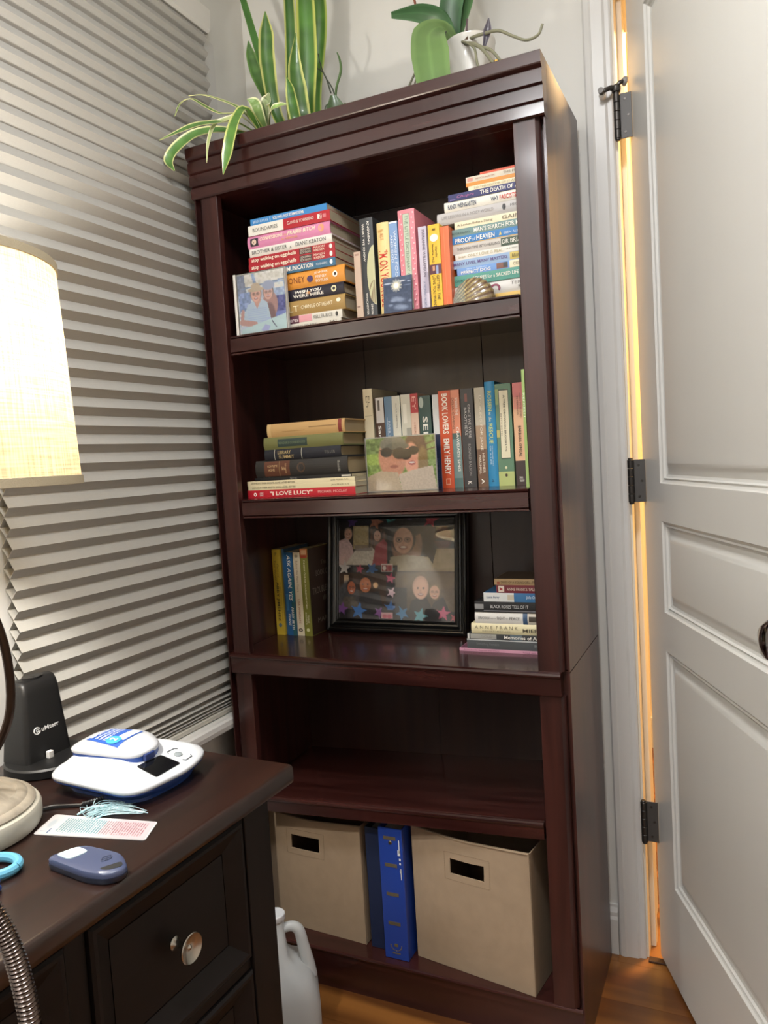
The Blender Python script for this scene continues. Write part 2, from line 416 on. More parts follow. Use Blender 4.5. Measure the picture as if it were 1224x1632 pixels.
# ---- door casing, jamb, stop
bm = bmesh.new()
cp = [(.758, 0), (.758, -.011), (.762, -.015), (.772, -.0165), (.776, -.0145), (.784, -.014), (.798, -.0125), (.803, -.009), (.811, -.0085), (.815, -.006), (.815, 0)]
prof(bm, [(p[0], YB + p[1]) for p in cp], 0, 2.13, 'Z'); struct('trim_4', bm, WHITE)
bm = bmesh.new(); prof(bm, [(YB, 2.105), (YB - .012, 2.105), (YB - .015, 2.15), (YB - .012, 2.165), (YB, 2.165)], .758, 1.66, 'X'); struct('trim_5', bm, WHITE)
bm = bmesh.new(); box(bm, 1.605, 1.66, YB - .014, YB, 0, 2.105, .003); struct('trim_6', bm, WHITE)
jb = M('#e0d8c6', .4)
bm = bmesh.new(); box(bm, .802, .820, YB, YB + .2, 0, 2.1); box(bm, .820, .831, YB + .043, YB + .075, 0, 2.1, .0015); box(bm, 1.587, 1.605, YB, YB + .2, 0, 2.1); box(bm, .82, 1.587, YB, YB + .2, 2.085, 2.1); struct('trim_7', bm, jb)
struct('trim_8', BX(.8205, 1.586, .3155, .333, .0003, .005, .0015), M('#3d2210', .5))
cs = bmesh.new(); box(cs, .758, .815, YB + .2, YB + .215, 0, 2.13, .004); struct('trim_9', cs, WHITE)

# ---- the open door (s along the leaf from the hinge edge, n out of the room-side face)
dh = Vector((.845, .335, 0)); dd = Vector((.39, -.92, 0)).normalized(); dn = Vector((dd.y, -dd.x, 0))
if dn.x > 0: dn = -dn
def D(s, z, n=0.0): p = dh + dd * s + dn * n; return (p.x, p.y, z)
DW, DB, DT = .765, .012, 2.085
panels = [(.105, .645, 1.06, 1.985), (.105, .645, .80, .992), (.105, .645, .222, .729)]
dr = root('door', 'open white three-panel door with black hinges to the right of the bookcase', 'door', (.845, .335, 0))
bm = bmesh.new()
ss = [0, .105, .645, DW]; zs = [DB, .222, .729, .80, .992, 1.06, 1.985, DT]
for i in range(3):
    for j in range(7):
        if i == 1 and j in (1, 3, 5): continue
        bm.faces.new([bm.verts.new(D(a, b)) for a, b in ((ss[i], zs[j]), (ss[i + 1], zs[j]), (ss[i + 1], zs[j + 1]), (ss[i], zs[j + 1]))])
T = -.035
bm.faces.new([bm.verts.new(D(a, b, T)) for a, b in ((0, DB), (0, DT), (DW, DT), (DW, DB))])
for (a, b), (c, d) in (((0, DB), (DW, DB)), ((DW, DB), (DW, DT)), ((DW, DT), (0, DT)), ((0, DT), (0, DB))):
    bm.faces.new([bm.verts.new(p) for p in (D(a, b), D(c, d), D(c, d, T), D(a, b, T))])
bmesh.ops.remove_doubles(bm, verts=bm.verts, dist=1e-5)
part('door_slab', bm, DOORP, dr)
for s0, s1, z0, z1 in panels:
    bm = bmesh.new(); prev = None
    for ins, n in ((0, 0), (.004, .0), (.0065, -.004), (.011, -.0065), (.014, -.0045), (.0165, -.0085), (.021, -.0105), (.027, -.0098), (.0355, -.0062), (.042, -.0028), (.0445, -.0024)):
        ring = [bm.verts.new(D(a, b, n)) for a, b in ((s0 + ins, z0 + ins), (s1 - ins, z0 + ins), (s1 - ins, z1 - ins), (s0 + ins, z1 - ins))]
        if prev:
            for k in range(4): bm.faces.new((prev[k], prev[(k + 1) % 4], ring[(k + 1) % 4], ring[k]))
        prev = ring
    bm.faces.new(prev); part('door_panel', bm, DOORP, dr, sm=25)
CHROME = M('#c9c9c9', .12, 1.0); HINGE = M('#464340', .36, .8); NICK = M('#b4b0a8', .27, 1.0)
rotd = Matrix(((dd.x, dn.x, 0, 0), (dd.y, dn.y, 0, 0), (0, 0, 1, 0), (0, 0, 0, 1)))
def door_xf(bm, s, z): bm.transform(Matrix.Translation(D(s, z)) @ rotd); return bm
bm = bmesh.new(); lathe(bm, [(.031, .0005), (.031, .004), (.024, .009), (.011, .011), (.0105, .026), (.014, .03), (.024, .036), (.028, .046), (.0275, .055), (.021, .063), (.009, .0665), (0, .067)], 28, axis='Y')
part('door_knob', door_xf(bm, .688, .886), CHROME, dr, sm=True, label='polished chrome door knob')
for zc, lab in ((1.816, 'upper'), (1.067, 'middle'), (.323, 'lower')):
    bm = bmesh.new(); px, py = .8225, .3135; R = .0068; hh = .045
    for k in range(5):
        a = zc - hh + k * .018; lathe(bm, [(R * .9, a + .0003), (R, a + .001), (R, a + .017), (R * .9, a + .0177)], 14, (px, py, 0))
    lathe(bm, [(.004, zc - hh - .004), (.0055, zc - hh - .002), (.0055, zc - hh)], 12, (px, py, 0)); lathe(bm, [(.0055, zc + hh), (.0055, zc + hh + .002), (.004, zc + hh + .004)], 12, (px, py, 0))
    hg = part('hinge', bm, HINGE, dr, sm=True, label='dark bronze butt hinge')
    bm = bmesh.new(); box(bm, px + .0045, .8515, py + .0035, py + .0055, zc - hh, zc + hh, .0006, 1)
    part('leaf_plate', bm, M('#4d4b49', .5, .35), hg)
    bm = bmesh.new()
    for k in range(3): lathe(bm, [(.0028, 0), (.0025, -.0008), (0, -.0009)], 12, (.838 + (.006 if k == 1 else 0), py + .0035, zc + (k - 1) * .033), 'Y')
    part('screw', bm, HINGE, hg, kind='stuff')
ds = root('hinge_pin_door_stop', 'small dark metal hinge pin door stop with rubber bumper on the top hinge', 'door stop', (.8225, .3135, 1.866))
bm = bmesh.new(); lathe(bm, [(.0085, 1.864), (.0095, 1.868), (.0095, 1.874), (.006, 1.878)], 16, (.8225, .3135, 0))
tube(bm, spline([(.8225, .3135, 1.872), (.812, .306, 1.872), (.802, .301, 1.868), (.795, .300, 1.867)], 10), [.0055] * 4 + [.0045] * 4 + [.0038] * 3, 10)
tube(bm, spline([(.8225, .3135, 1.873), (.829, .3125, 1.880), (.838, .316, 1.884)], 8), .0042, 10)
part('arm', bm, HINGE, ds, sm=True)
bm = bmesh.new(); tube(bm, [(.795, .292, 1.867), (.795, .309, 1.867)], .0058, 12); part('adjusting_screw', bm, HINGE, ds, sm=True)
bm = bmesh.new(); lathe(bm, [(.0045, .304), (.0065, .306), (.0065, .317), (.004, .3195)], 14, (.795, 0, 1.862), 'Y'); part('bumper', bm, M('#d9d6ce', .6), ds, sm=True, label='white rubber bumper tip')
bm = bmesh.new(); lathe(bm, [(.003, -.006), (.009, 0), (.0095, .003), (.006, .0045)], 16, (0, 0, 0), 'X'); bm.transform(Matrix.Translation((.838, .318, 1.884)) @ Matrix.Rotation(math.radians(35), 4, 'Z')); part('rubber_pad', bm, M('#8e8c88', .5), ds, sm=True)

# ================================================================== BOOKCASE
bc = root('bookcase', 'tall dark cherry wooden bookcase with grooved crown against the back wall', 'bookcase', (.362, .156, 0))
XI0, XI1 = 0.0, .7236
def mbox(name, *a, mat=MAHZ, bev=.001, **k): return part(name, BX(*a, bev), mat, bc, **k)
for z0, z1 in ((0.0, .7345), (.7365, 1.826)):
    for s in (0, 1):
        bm = bmesh.new()
        pr = [(.7236, .018), (.7385, .018), (.7385, .002), (.7416, .002), (.7416, .312), (.7236, .312)]
        if s == 0: pr = [(.7236 - p[0], p[1]) for p in pr]
        prof(bm, pr, z0, z1, 'Z'); part('side_panel', bm, MAHZ, bc)
for z0, z1 in ((.088, .690), (.736, 1.722)):
    for s in (0, 1):
        pr = [(.684, 0.001), (.685, 0), (.7236, 0), (.7315, .0075), (.7315, .017), (.684, .017)]
        if s == 0: pr = [(.7236 - p[0] + .0015, p[1]) for p in pr]
        bm = bmesh.new(); prof(bm, pr, z0, z1, 'Z'); part('stile', bm, MAHZ, bc)
bm = bmesh.new()
prof(bm, [(.02, 1.722), (-.004, 1.722), (-.0072, 1.7245), (-.0078, 1.7425), (-.0045, 1.7432), (-.0045, 1.7452), (-.0098, 1.7480), (-.0104, 1.7690), (-.0070, 1.7697), (-.0070, 1.7718), (-.0126, 1.7748), (-.0132, 1.7955), (-.0095, 1.7963), (-.0095, 1.7990), (-.0170, 1.8035), (-.0180, 1.8055), (-.0185, 1.8245), (-.017, 1.826), (.02, 1.826)], -.0185, .7420)
part('crown_moulding', bm, MAHX, bc)
mbox('top_panel', XI0, XI1, .02, .312, 1.806, 1.826, mat=MAHX)
mbox('inner_top', XI0, XI1, .02, .30, 1.722, 1.74, mat=MAHX)
for a, b in ((XI0, .2195), (.2205, .5135), (.5145, XI1)): mbox('back_panel', a, b, .3005, .3055, .736, 1.722, mat=MAHB, bev=.0008)
for a, b in ((XI0, .3615), (.3625, XI1)): mbox('back_panel', a, b, .3005, .3055, .08, .70, mat=MAHB, bev=.0008)
def shelf(zt, shear=0.0, style=0):
    bm = bmesh.new()
    if style == 0:
        pr = [(.014, 0), (.006, -.0003), (.0035, -.0022), (.0042, -.0045), (.0075, -.0055), (.003, -.0072), (.003, -.0345), (.0075, -.0362), (.0045, -.0375), (.0045, -.0405), (.0085, -.0418), (.021, -.0418), (.021, 0)]
    else:
        pr = [(.014, 0), (.0085, -.0004), (.0085, -.0018), (.004, -.0022), (.0008, -.0045), (0, -.008), (.0012, -.011), (.0035, -.0125), (.0035, -.0355), (.006, -.037), (.021, -.037), (.021, 0)]
    prof(bm, [(p[0], zt + p[1]) for p in pr], .0475, .6795)
    box(bm, .002, .7216, .021, .2995, zt - .021, zt)
    if shear:
        for v in bm.verts: v.co.z += (v.co.x - .0475) * shear
    part('shelf', bm, MAHX, bc)
shelf(1.427); shelf(1.075); shelf(.4135, .0508, 1)
bm = bmesh.new(); prof(bm, [(.30, .736), (-.003, .736), (-.0095, .7345), (-.0125, .7312), (-.0125, .7285), (-.0095, .7262), (-.0085, .7250), (-.0085, .6935), (-.005, .6905), (.02, .6905), (.02, .714), (.30, .714)], -.0035, .7265); part('ledge', bm, MAHX, bc)
bm = bmesh.new(); prof(bm, [(.30, .085), (.006, .085), (.002, .0885), (-.0015, .087), (-.0025, .0845), (-.001, .0815), (.003, .0795), (.004, .078), (.004, 0), (.018, 0), (.018, .067), (.30, .067)], -.0005, .7385); part('base_rail', bm, MAHX, bc)

# ================================================================== DESK
DROT = math.radians(-2.0)
dk = root('desk', 'dark espresso wooden desk with sunken drawers under the window', 'desk', (.447, -.478, 0), (0, 0, DROT))
bm = bmesh.new()
pr = [(-.0, .700)]; r = .011
edge = [(-.010, .6925), (-.003, .6935), (-.0005, .6965), (0, .702), (0, .7135), (-.0012, .7175), (-.0035, .7194), (-.007, .72)]
prof(bm, edge + [(-.425, .72), (-.425, .6925)], -1.12, 0, 'Y')
for v in bm.verts:                                            # soften the far corner
    if v.co.y > -.001 and v.co.x > -.02: v.co.y -= .004
part('desktop', bm, DESKT, dk, world=False, sm=40)
def dbox(name, *a, mat=DESKF, bev=.0015): return part(name, BX(*a, bev), mat, dk, world=False)
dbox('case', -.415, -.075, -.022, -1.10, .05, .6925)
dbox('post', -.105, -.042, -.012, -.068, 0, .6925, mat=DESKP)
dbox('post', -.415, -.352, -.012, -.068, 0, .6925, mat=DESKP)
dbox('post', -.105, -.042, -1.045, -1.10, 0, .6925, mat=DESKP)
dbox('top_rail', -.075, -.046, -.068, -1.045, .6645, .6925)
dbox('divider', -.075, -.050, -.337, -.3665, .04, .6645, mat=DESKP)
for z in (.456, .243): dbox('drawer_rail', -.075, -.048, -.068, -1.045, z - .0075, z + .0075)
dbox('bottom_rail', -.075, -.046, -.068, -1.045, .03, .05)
bmk = bmesh.new(); lathe(bmk, [(.0085, 0), (.0085, .0015), (.0055, .004), (.004, .008), (.004, .0145), (.006, .0185), (.0115, .0205), (.0178, .0255), (.0185, .028), (.0175, .029), (.0135, .0268), (.007, .0242), (.0035, .0243), (.0022, .0262), (0, .0268)], 28, axis='X')
knob_me = to_mesh(bmk, 'knob'); smooth(knob_me, 50); knob_me.materials.append(NICK)
for c0, c1 in ((-.069, -.336), (-.3675, -.634)):
    for z0, z1 in ((.466, .662), (.253, .447), (.052, .234)):
        bm = bmesh.new(); prev = None
        for ins, x in ((0, -.065), (0, -.0455), (.0035, -.0425), (.008, -.0425), (.0335, -.0555), (.0340, -.0585), (.035, -.0555)):
            ring = [bm.verts.new((x, a, b)) for a, b in ((c0 - ins, z0 + ins), (c1 + ins, z0 + ins), (c1 + ins, z1 - ins), (c0 - ins, z1 - ins))]
            if prev:
                for k in range(4): bm.faces.new((prev[k], prev[(k + 1) % 4], ring[(k + 1) % 4], ring[k]))
            prev = ring
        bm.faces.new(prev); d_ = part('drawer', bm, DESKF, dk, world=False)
        o = bpy.data.objects.new('knob', knob_me); COL.objects.link(o); o.parent = d_; o.location = (-.0555, (c0 + c1) / 2, (z0 + z1) / 2); o['label'] = 'brushed nickel knob'
# ================================================================== BOOKS
PAGE = M('#b3a78d', .85, bump=.6, bscale=900, name='page_edges')
PAGED = M('#9d8a68', .9, bump=.6, bscale=900, name='old_page_edges')
def book(mode, X0, z0, w, h, d, Y, col, label, group, texts=(), bands=(), hard=False, rough=.42, page=None, bulge=None, cover=None, ctexts=(), yaw=0.0, art=None):
    """standing (V): spine w wide, h tall.  lying (H): spine h long, w thick.  local frame is the standing one"""
    if mode == 'V': r = root('book', label, 'book', (X0, Y, z0), (0, 0, yaw), group)
    else: r = root('book', label, 'book', (X0 + h, Y, z0), (0, -PI / 2, yaw), group)
    b = bulge if bulge is not None else (w * .12 if hard else w * .02)
    t = .0024 if hard else .0007; ov = .003 if hard else 0.0
    def sy(x): q = 2 * x / w - 1; return b * q * q
    xs = [w * k / 8 for k in range(9)]
    out = [(0, d)] + [(x, sy(x)) for x in xs] + [(w, d)]
    inn = [(w - t, d)] + [(min(max(x, t), w - t), sy(x) + t + .0003) for x in xs[::-1]] + [(t, d)]
    bm = bmesh.new(); V0 = [bm.verts.new((x, y, 0)) for x, y in out + inn]; V1 = [bm.verts.new((x, y, h)) for x, y in out + inn]; n = len(V0)
    for i in range(n): bm.faces.new((V0[i], V0[(i + 1) % n], V1[(i + 1) % n], V1[i]))
    k = len(out)
    for V, fl in ((V0, 1), (V1, 0)):
        for i in range(k - 1):
            q = (V[i], V[i + 1], V[n - 2 - i], V[n - 1 - i]); bm.faces.new(q if fl else q[::-1])
    part('cover', bm, M(col, rough), r, world=False)
    bm = bmesh.new(); box(bm, t, w - t, b + t, d - ov - .0004, ov + .0003, h - ov - .0003)
    part('pages', bm, page or PAGE, r, world=False)
    def sp(u, v, o): x = w * v; return (x, sy(x) - o, h * (1 - u))
    for i, (u0, u1, v0, v1, c) in enumerate(bands):
        bm = bmesh.new(); g = [[bm.verts.new(sp(u, v0 + (v1 - v0) * k / 8, .00018 + .00008 * i)) for k in range(9)] for u in (u0, u1)]
        for k in range(8): bm.faces.new((g[0][k], g[0][k + 1], g[1][k + 1], g[1][k]))
        part('spine_band', bm, M(c, rough), r, world=False)
    if art:
        for pts, c in art:
            bm = bmesh.new(); bm.faces.new([bm.verts.new(sp(u, v, .0006)) for u, v in pts]); part('spine_emblem', bm, M(c, rough), r, world=False)
    for t_, u0, u1, v0, v1, c, *o in texts:
        bm = bmesh.new(); put_text(bm, t_, lambda a, q: sp(u0 + (u1 - u0) * a, v0 + (v1 - v0) * q, .0008), *(o or ()))
        part('spine_lettering', bm, M(c, .5), r, world=False)
    if cover:
        bm = bmesh.new(); bm.faces.new([bm.verts.new((w + .0002, y, z)) for y, z in ((.003, .001), (d - .001, .001), (d - .001, h - .001), (.003, h - .001))]); part('front_cover_print', bm, M(cover, .5), r, world=False)
    for s, a0, a1, b0, b1, c in ctexts:
        bm = bmesh.new(); put_text(bm, s, lambda a, q: (w + .0005, d * (a0 + (a1 - a0) * a), h * (b0 + (b1 - b0) * q))); part('cover_lettering', bm, M(c, .5), r, world=False)
    return r
def circ(u, v, ru, rv, n=20, a0=0, a1=2 * PI): return [(u + ru * math.cos(a0 + (a1 - a0) * k / n), v + rv * math.sin(a0 + (a1 - a0) * k / n)) for k in range(n + (a1 - a0 < 6.2))]
W_, K_ = '#eeeae0', '#26262a'
# ---- top shelf, left stack (top to bottom)
G = 'books in the left stack on the top shelf'
A = [
 (.099, .285, 1.6570, 1.6699, '#3a86c6', 'blue paperback with white lettering, topmost of the left stack on the top shelf', 0, [('BRIAN KAPLAN', .04, .24, .25, .7, '#cfe3f2'), ('|', .265, .272, .15, .85, '#cfe3f2'), ('YOU WILL NOT STAMPEDE ME', .30, .71, .25, .72, W_, .02)], [], None),
 (.092, .291, 1.6355, 1.6570, '#b01f2b', 'half white, half red paperback second from the top of the left stack', 0, [('BOUNDARIES', .06, .37, .33, .68, '#3b3a3a'), ('CLOUD & TOWNSEND', .49, .81, .38, .66, W_), ('Z', .87, .91, .35, .7, '#b01f2b', .03)], [(.0, .44, 0, 1, '#e6e2d8'), (.855, .905, .3, .75, W_), (.915, .955, .35, .7, '#cf7a80')], None),
 (.088, .289, 1.6091, 1.6355, '#d587ad', 'pink hardcover with a small dark picture on its spine, left stack, top shelf', 1, [('CONFESSIONS', .155, .44, .5, .78, '#f3e6c9', .02, .15), ('OF A', .455, .49, .52, .68, '#e8c85a'), ('PRAIRIE BITCH', .50, .83, .5, .82, '#f3e6c9', .02, .15), ('A MEMOIR', .42, .62, .2, .38, '#e8b06a')], [(.035, .135, .18, .8, '#39323a')], [(circ(.085, .5, .028, .22), '#d9c3b0'), (circ(.9, .56, .034, .3), '#e6a07a')]),
 (.091, .292, 1.5912, 1.6091, '#dedad2', 'white hardcover with black capital lettering in the left stack on the top shelf', 1, [('BROTHER & SISTER', .035, .47, .3, .72, '#2c2c2e'), ('A', .50, .525, .2, .48, '#55555a'), ('DIANE KEATON', .575, .93, .3, .74, '#2c2c2e')], [], None),
 (.088, .298, 1.5766, 1.5912, '#a51f2a', 'upper of two identical red paperbacks in the left stack, top shelf', 0, 'egg', [(.60, .745, .08, .92, '#4a3531')], [(circ(.955, .5, .016, .33), W_)]),
 (.087, .298, 1.5609, 1.5766, '#a51f2a', 'lower of the two identical red paperbacks in the left stack on the top shelf', 0, 'egg', [(.60, .745, .08, .92, '#4a3531')], [(circ(.955, .5, .016, .33), W_)]),
 (.090, .297, 1.5445, 1.5609, '#3a6987', 'steel blue paperback in the left stack just above the orange hardcover', 0, [('Nonviolent', .09, .32, .22, .72, '#8fb0c6'), ('COMMUNICATION', .335, .75, .25, .8, W_, .015), ('ROSENBERG', .785, .91, .35, .62, '#cfdde6')], [], [(circ(.955, .5, .016, .3), '#e6eef2')]),
 (.089, .316, 1.5102, 1.5445, '#d8913a', 'thick orange hardcover in the left stack on the top shelf', 1, [('MAD', .22, .33, .33, .68, '#7a3f1c'), ('HONEY', .37, .59, .33, .68, '#7a3f1c'), ('JENNIFER', .69, .83, .66, .82, W_), ('FINNEY', .705, .82, .43, .59, W_), ('BOYLAN', .705, .83, .19, .36, W_)], [], [(circ(.645, .46, .032, .2), '#4b3560'), (circ(.905, .5, .024, .18), '#f0ece0'), (circ(.905, .5, .012, .09), '#3a2a20')]),
 (.088, .312, 1.4864, 1.5102, '#201d2c', 'dark navy hardcover with white lettering in the left stack on the top shelf', 1, [('Picoult', .12, .40, .22, .62, W_), ('WISH YOU', .485, .77, .54, .8, W_, .02, .12), ('WERE HERE', .465, .79, .2, .46, W_, .02)], [], [(circ(.9, .52, .027, .27), '#d9d2a8'), (circ(.9, .52, .014, .14), '#201d2c'), (circ(.63, .5, .022, .12), '#b9824e')]),
 (.086, .313, 1.4553, 1.4864, '#a5864f', 'thick gold hardcover in the left stack on the top shelf', 1, [('PICOULT', .1, .52, .26, .66, '#e9dcb4'), ('CHANGE OF HEART', .545, .875, .38, .62, '#f0e6c6')], [], [(circ(.935, .62, .022, .13), '#efe6cc')]),
 (.083, .305, 1.4392, 1.4553, '#d6d2c6', 'white, pink and maroon paperback near the bottom of the left stack, top shelf', 0, [('Treasures', .32, .53, .22, .75, '#e6d6d6'), ('KELLER-RICE', .70, .90, .3, .72, '#55534f')], [(0, .54, 0, 1, '#54293a'), (.54, .68, .1, .95, '#d99aa0')], [(circ(.945, .5, .014, .3), '#45433f')]),
 (.082, .302, 1.4272, 1.4392, '#d3cec0', 'cream paperback at the very bottom of the left stack on the top shelf', 0, [('CHOOSING TO REST', .40, .74, .3, .65, '#4d4a44'), ('MI', .88, .95, .25, .7, '#39362f')], [], None)]
EGG = [('stop walking on eggshells', .035, .565, .15, .8, '#f0e4cf', .018), ('SECOND', .615, .73, .55, .82, '#d9cfbf'), ('EDITION', .615, .73, .18, .45, '#d9cfbf'), ('MASON', .765, .885, .55, .85, '#f0e4cf'), ('KREGER', .765, .885, .15, .45, '#f0e4cf')]
for x0, x1, a, b, c, lab, hd, tx, bd, art in A:
    book('H', x0, a, b - a, x1 - x0, .165 if not hd else .175, .035, c, lab, G, EGG if tx == 'egg' else tx, bd, bool(hd), art=art)
# ---- top shelf, standing books
G = 'books standing in the middle of the top shelf'
ZB = 1.4272
def std(X0, w, z1, d, Y, c, lab, tx=(), bd=(), hd=False, art=None, z0=ZB, **k): return book('V', X0, z0, w, z1 - z0, d, Y, c, lab, G, tx, bd, hd, art=art, **k)
std(.3414, .0143, 1.5609, .12, .03, '#c3ab98', 'short thin worn cream book beside the dark grey standing one, top shelf', bd=[(.03, .06, .2, .8, '#a58474'), (.8, .82, .1, .6, '#8d7263')], page=PAGED)
std(.3575, .0287, 1.6228, .16, .03, '#34373a', 'tall dark charcoal hardcover with a pale globe on its spine, top shelf', [('KNOWING', .04, .265, .60, .76, W_, .01), ('WHAT WE KNOW', .055, .43, .2, .36, W_, .01), ('SIMON', .86, .965, .58, .72, W_), ('WINCHESTER', .745, .965, .24, .38, W_)], [], True, [([(u, min(1.0, v)) for u, v in circ(.575, 1.03, .30, .62, 24, -PI / 2 - 1.55, -PI / 2 + 1.55)], '#b9b88f'), ([(u, v) for u, v in circ(.74, 1.0, .12, .5, 16, -PI / 2 - 1.5, -PI / 2 + 1.5)], '#8a7a5c')], bulge=.0015)
std(.3940, .0254, 1.6080, .15, .03, '#e3cc8e', 'pale yellow hardcover with big red spine lettering, top shelf', [("I'M ON YOUR SIDE", .30, .90, .12, .86, '#c5352c', .01), ('Michele', .075, .105, .15, .62, '#d08a3a'), ('ALL', .115, .165, .3, .6, '#c96a3a'), ('OF IT', .17, .19, .3, .6, '#c96a3a')], [], True)
std(.4216, .0172, 1.6054, .14, .03, '#7c9bc6', 'slim blue paperback between the yellow and the pink book, top shelf', [('WOMEN FOOD', .1, .66, .52, .84, '#e6ecf2'), ('AND GOD', .14, .44, .14, .42, '#e6ecf2')], [(.0, .018, 0, 1, '#e9eaea'), (.74, 1, 0, 1, '#4a4a40'), (.77, .8, .2, .9, '#8a8a78')])
std(.4416, .0343, 1.6232, .15, .03, '#dd8590', 'tall pink patterned hardcover with a grey-green spine panel, top shelf', [('THE LITTLE DICTIONARY OF COMFORT', .06, .92, .40, .6, '#6f8a78')], [(.04, .97, .29, .70, '#566a5c'), (.043, .967, .305, .685, '#b9c3ae')] + [(.03 + k * .05, .045 + k * .05, v, v + .07, '#eec0c2') for k in range(19) for v in ((.08, .8) if k % 2 else (.16, .88))], True, bulge=.001)
std(.4821, .0167, 1.5849, .13, .03, '#c2bac9', 'slim pale lilac paperback right of the tall pink book, top shelf', [('MARIANNE WILLIAMSON', .04, .6, .45, .8, '#5d5468'), ("A WOMAN'S WORTH", .66, .97, .35, .66, '#6c7a9a')], [(.55, .8, .55, 1, '#a59cae')])
std(.5025, .0231, 1.5848, .13, .03, '#e2b52c', 'yellow paperback with a small photo band on its spine, top shelf', [('RR', .05, .075, .35, .65, '#1f1c14', .02), ('Harville', .27, .39, .56, .74, '#3a3420'), ('Hendrix, Ph.D.', .235, .465, .24, .44, '#3a3420'), ('GETTING THE', .605, .90, .56, .80, '#3a3420'), ('LOVE YOU WANT', .605, .985, .2, .44, '#3a3420')], [(.473, .59, 0, 1, '#562636'), (.49, .59, .55, .75, '#8f9bc0'), (.49, .55, .25, .45, '#c08a6a')], False, [(circ(.16, .5, .045, .36), '#e9e6d8')])
std(.5270, .0170, 1.5775, .13, .03, '#dd6c3c', 'plain orange paperback touching the right-hand stack on the top shelf', (), [(.02, .98, .42, .46, '#e88a5c')], False)
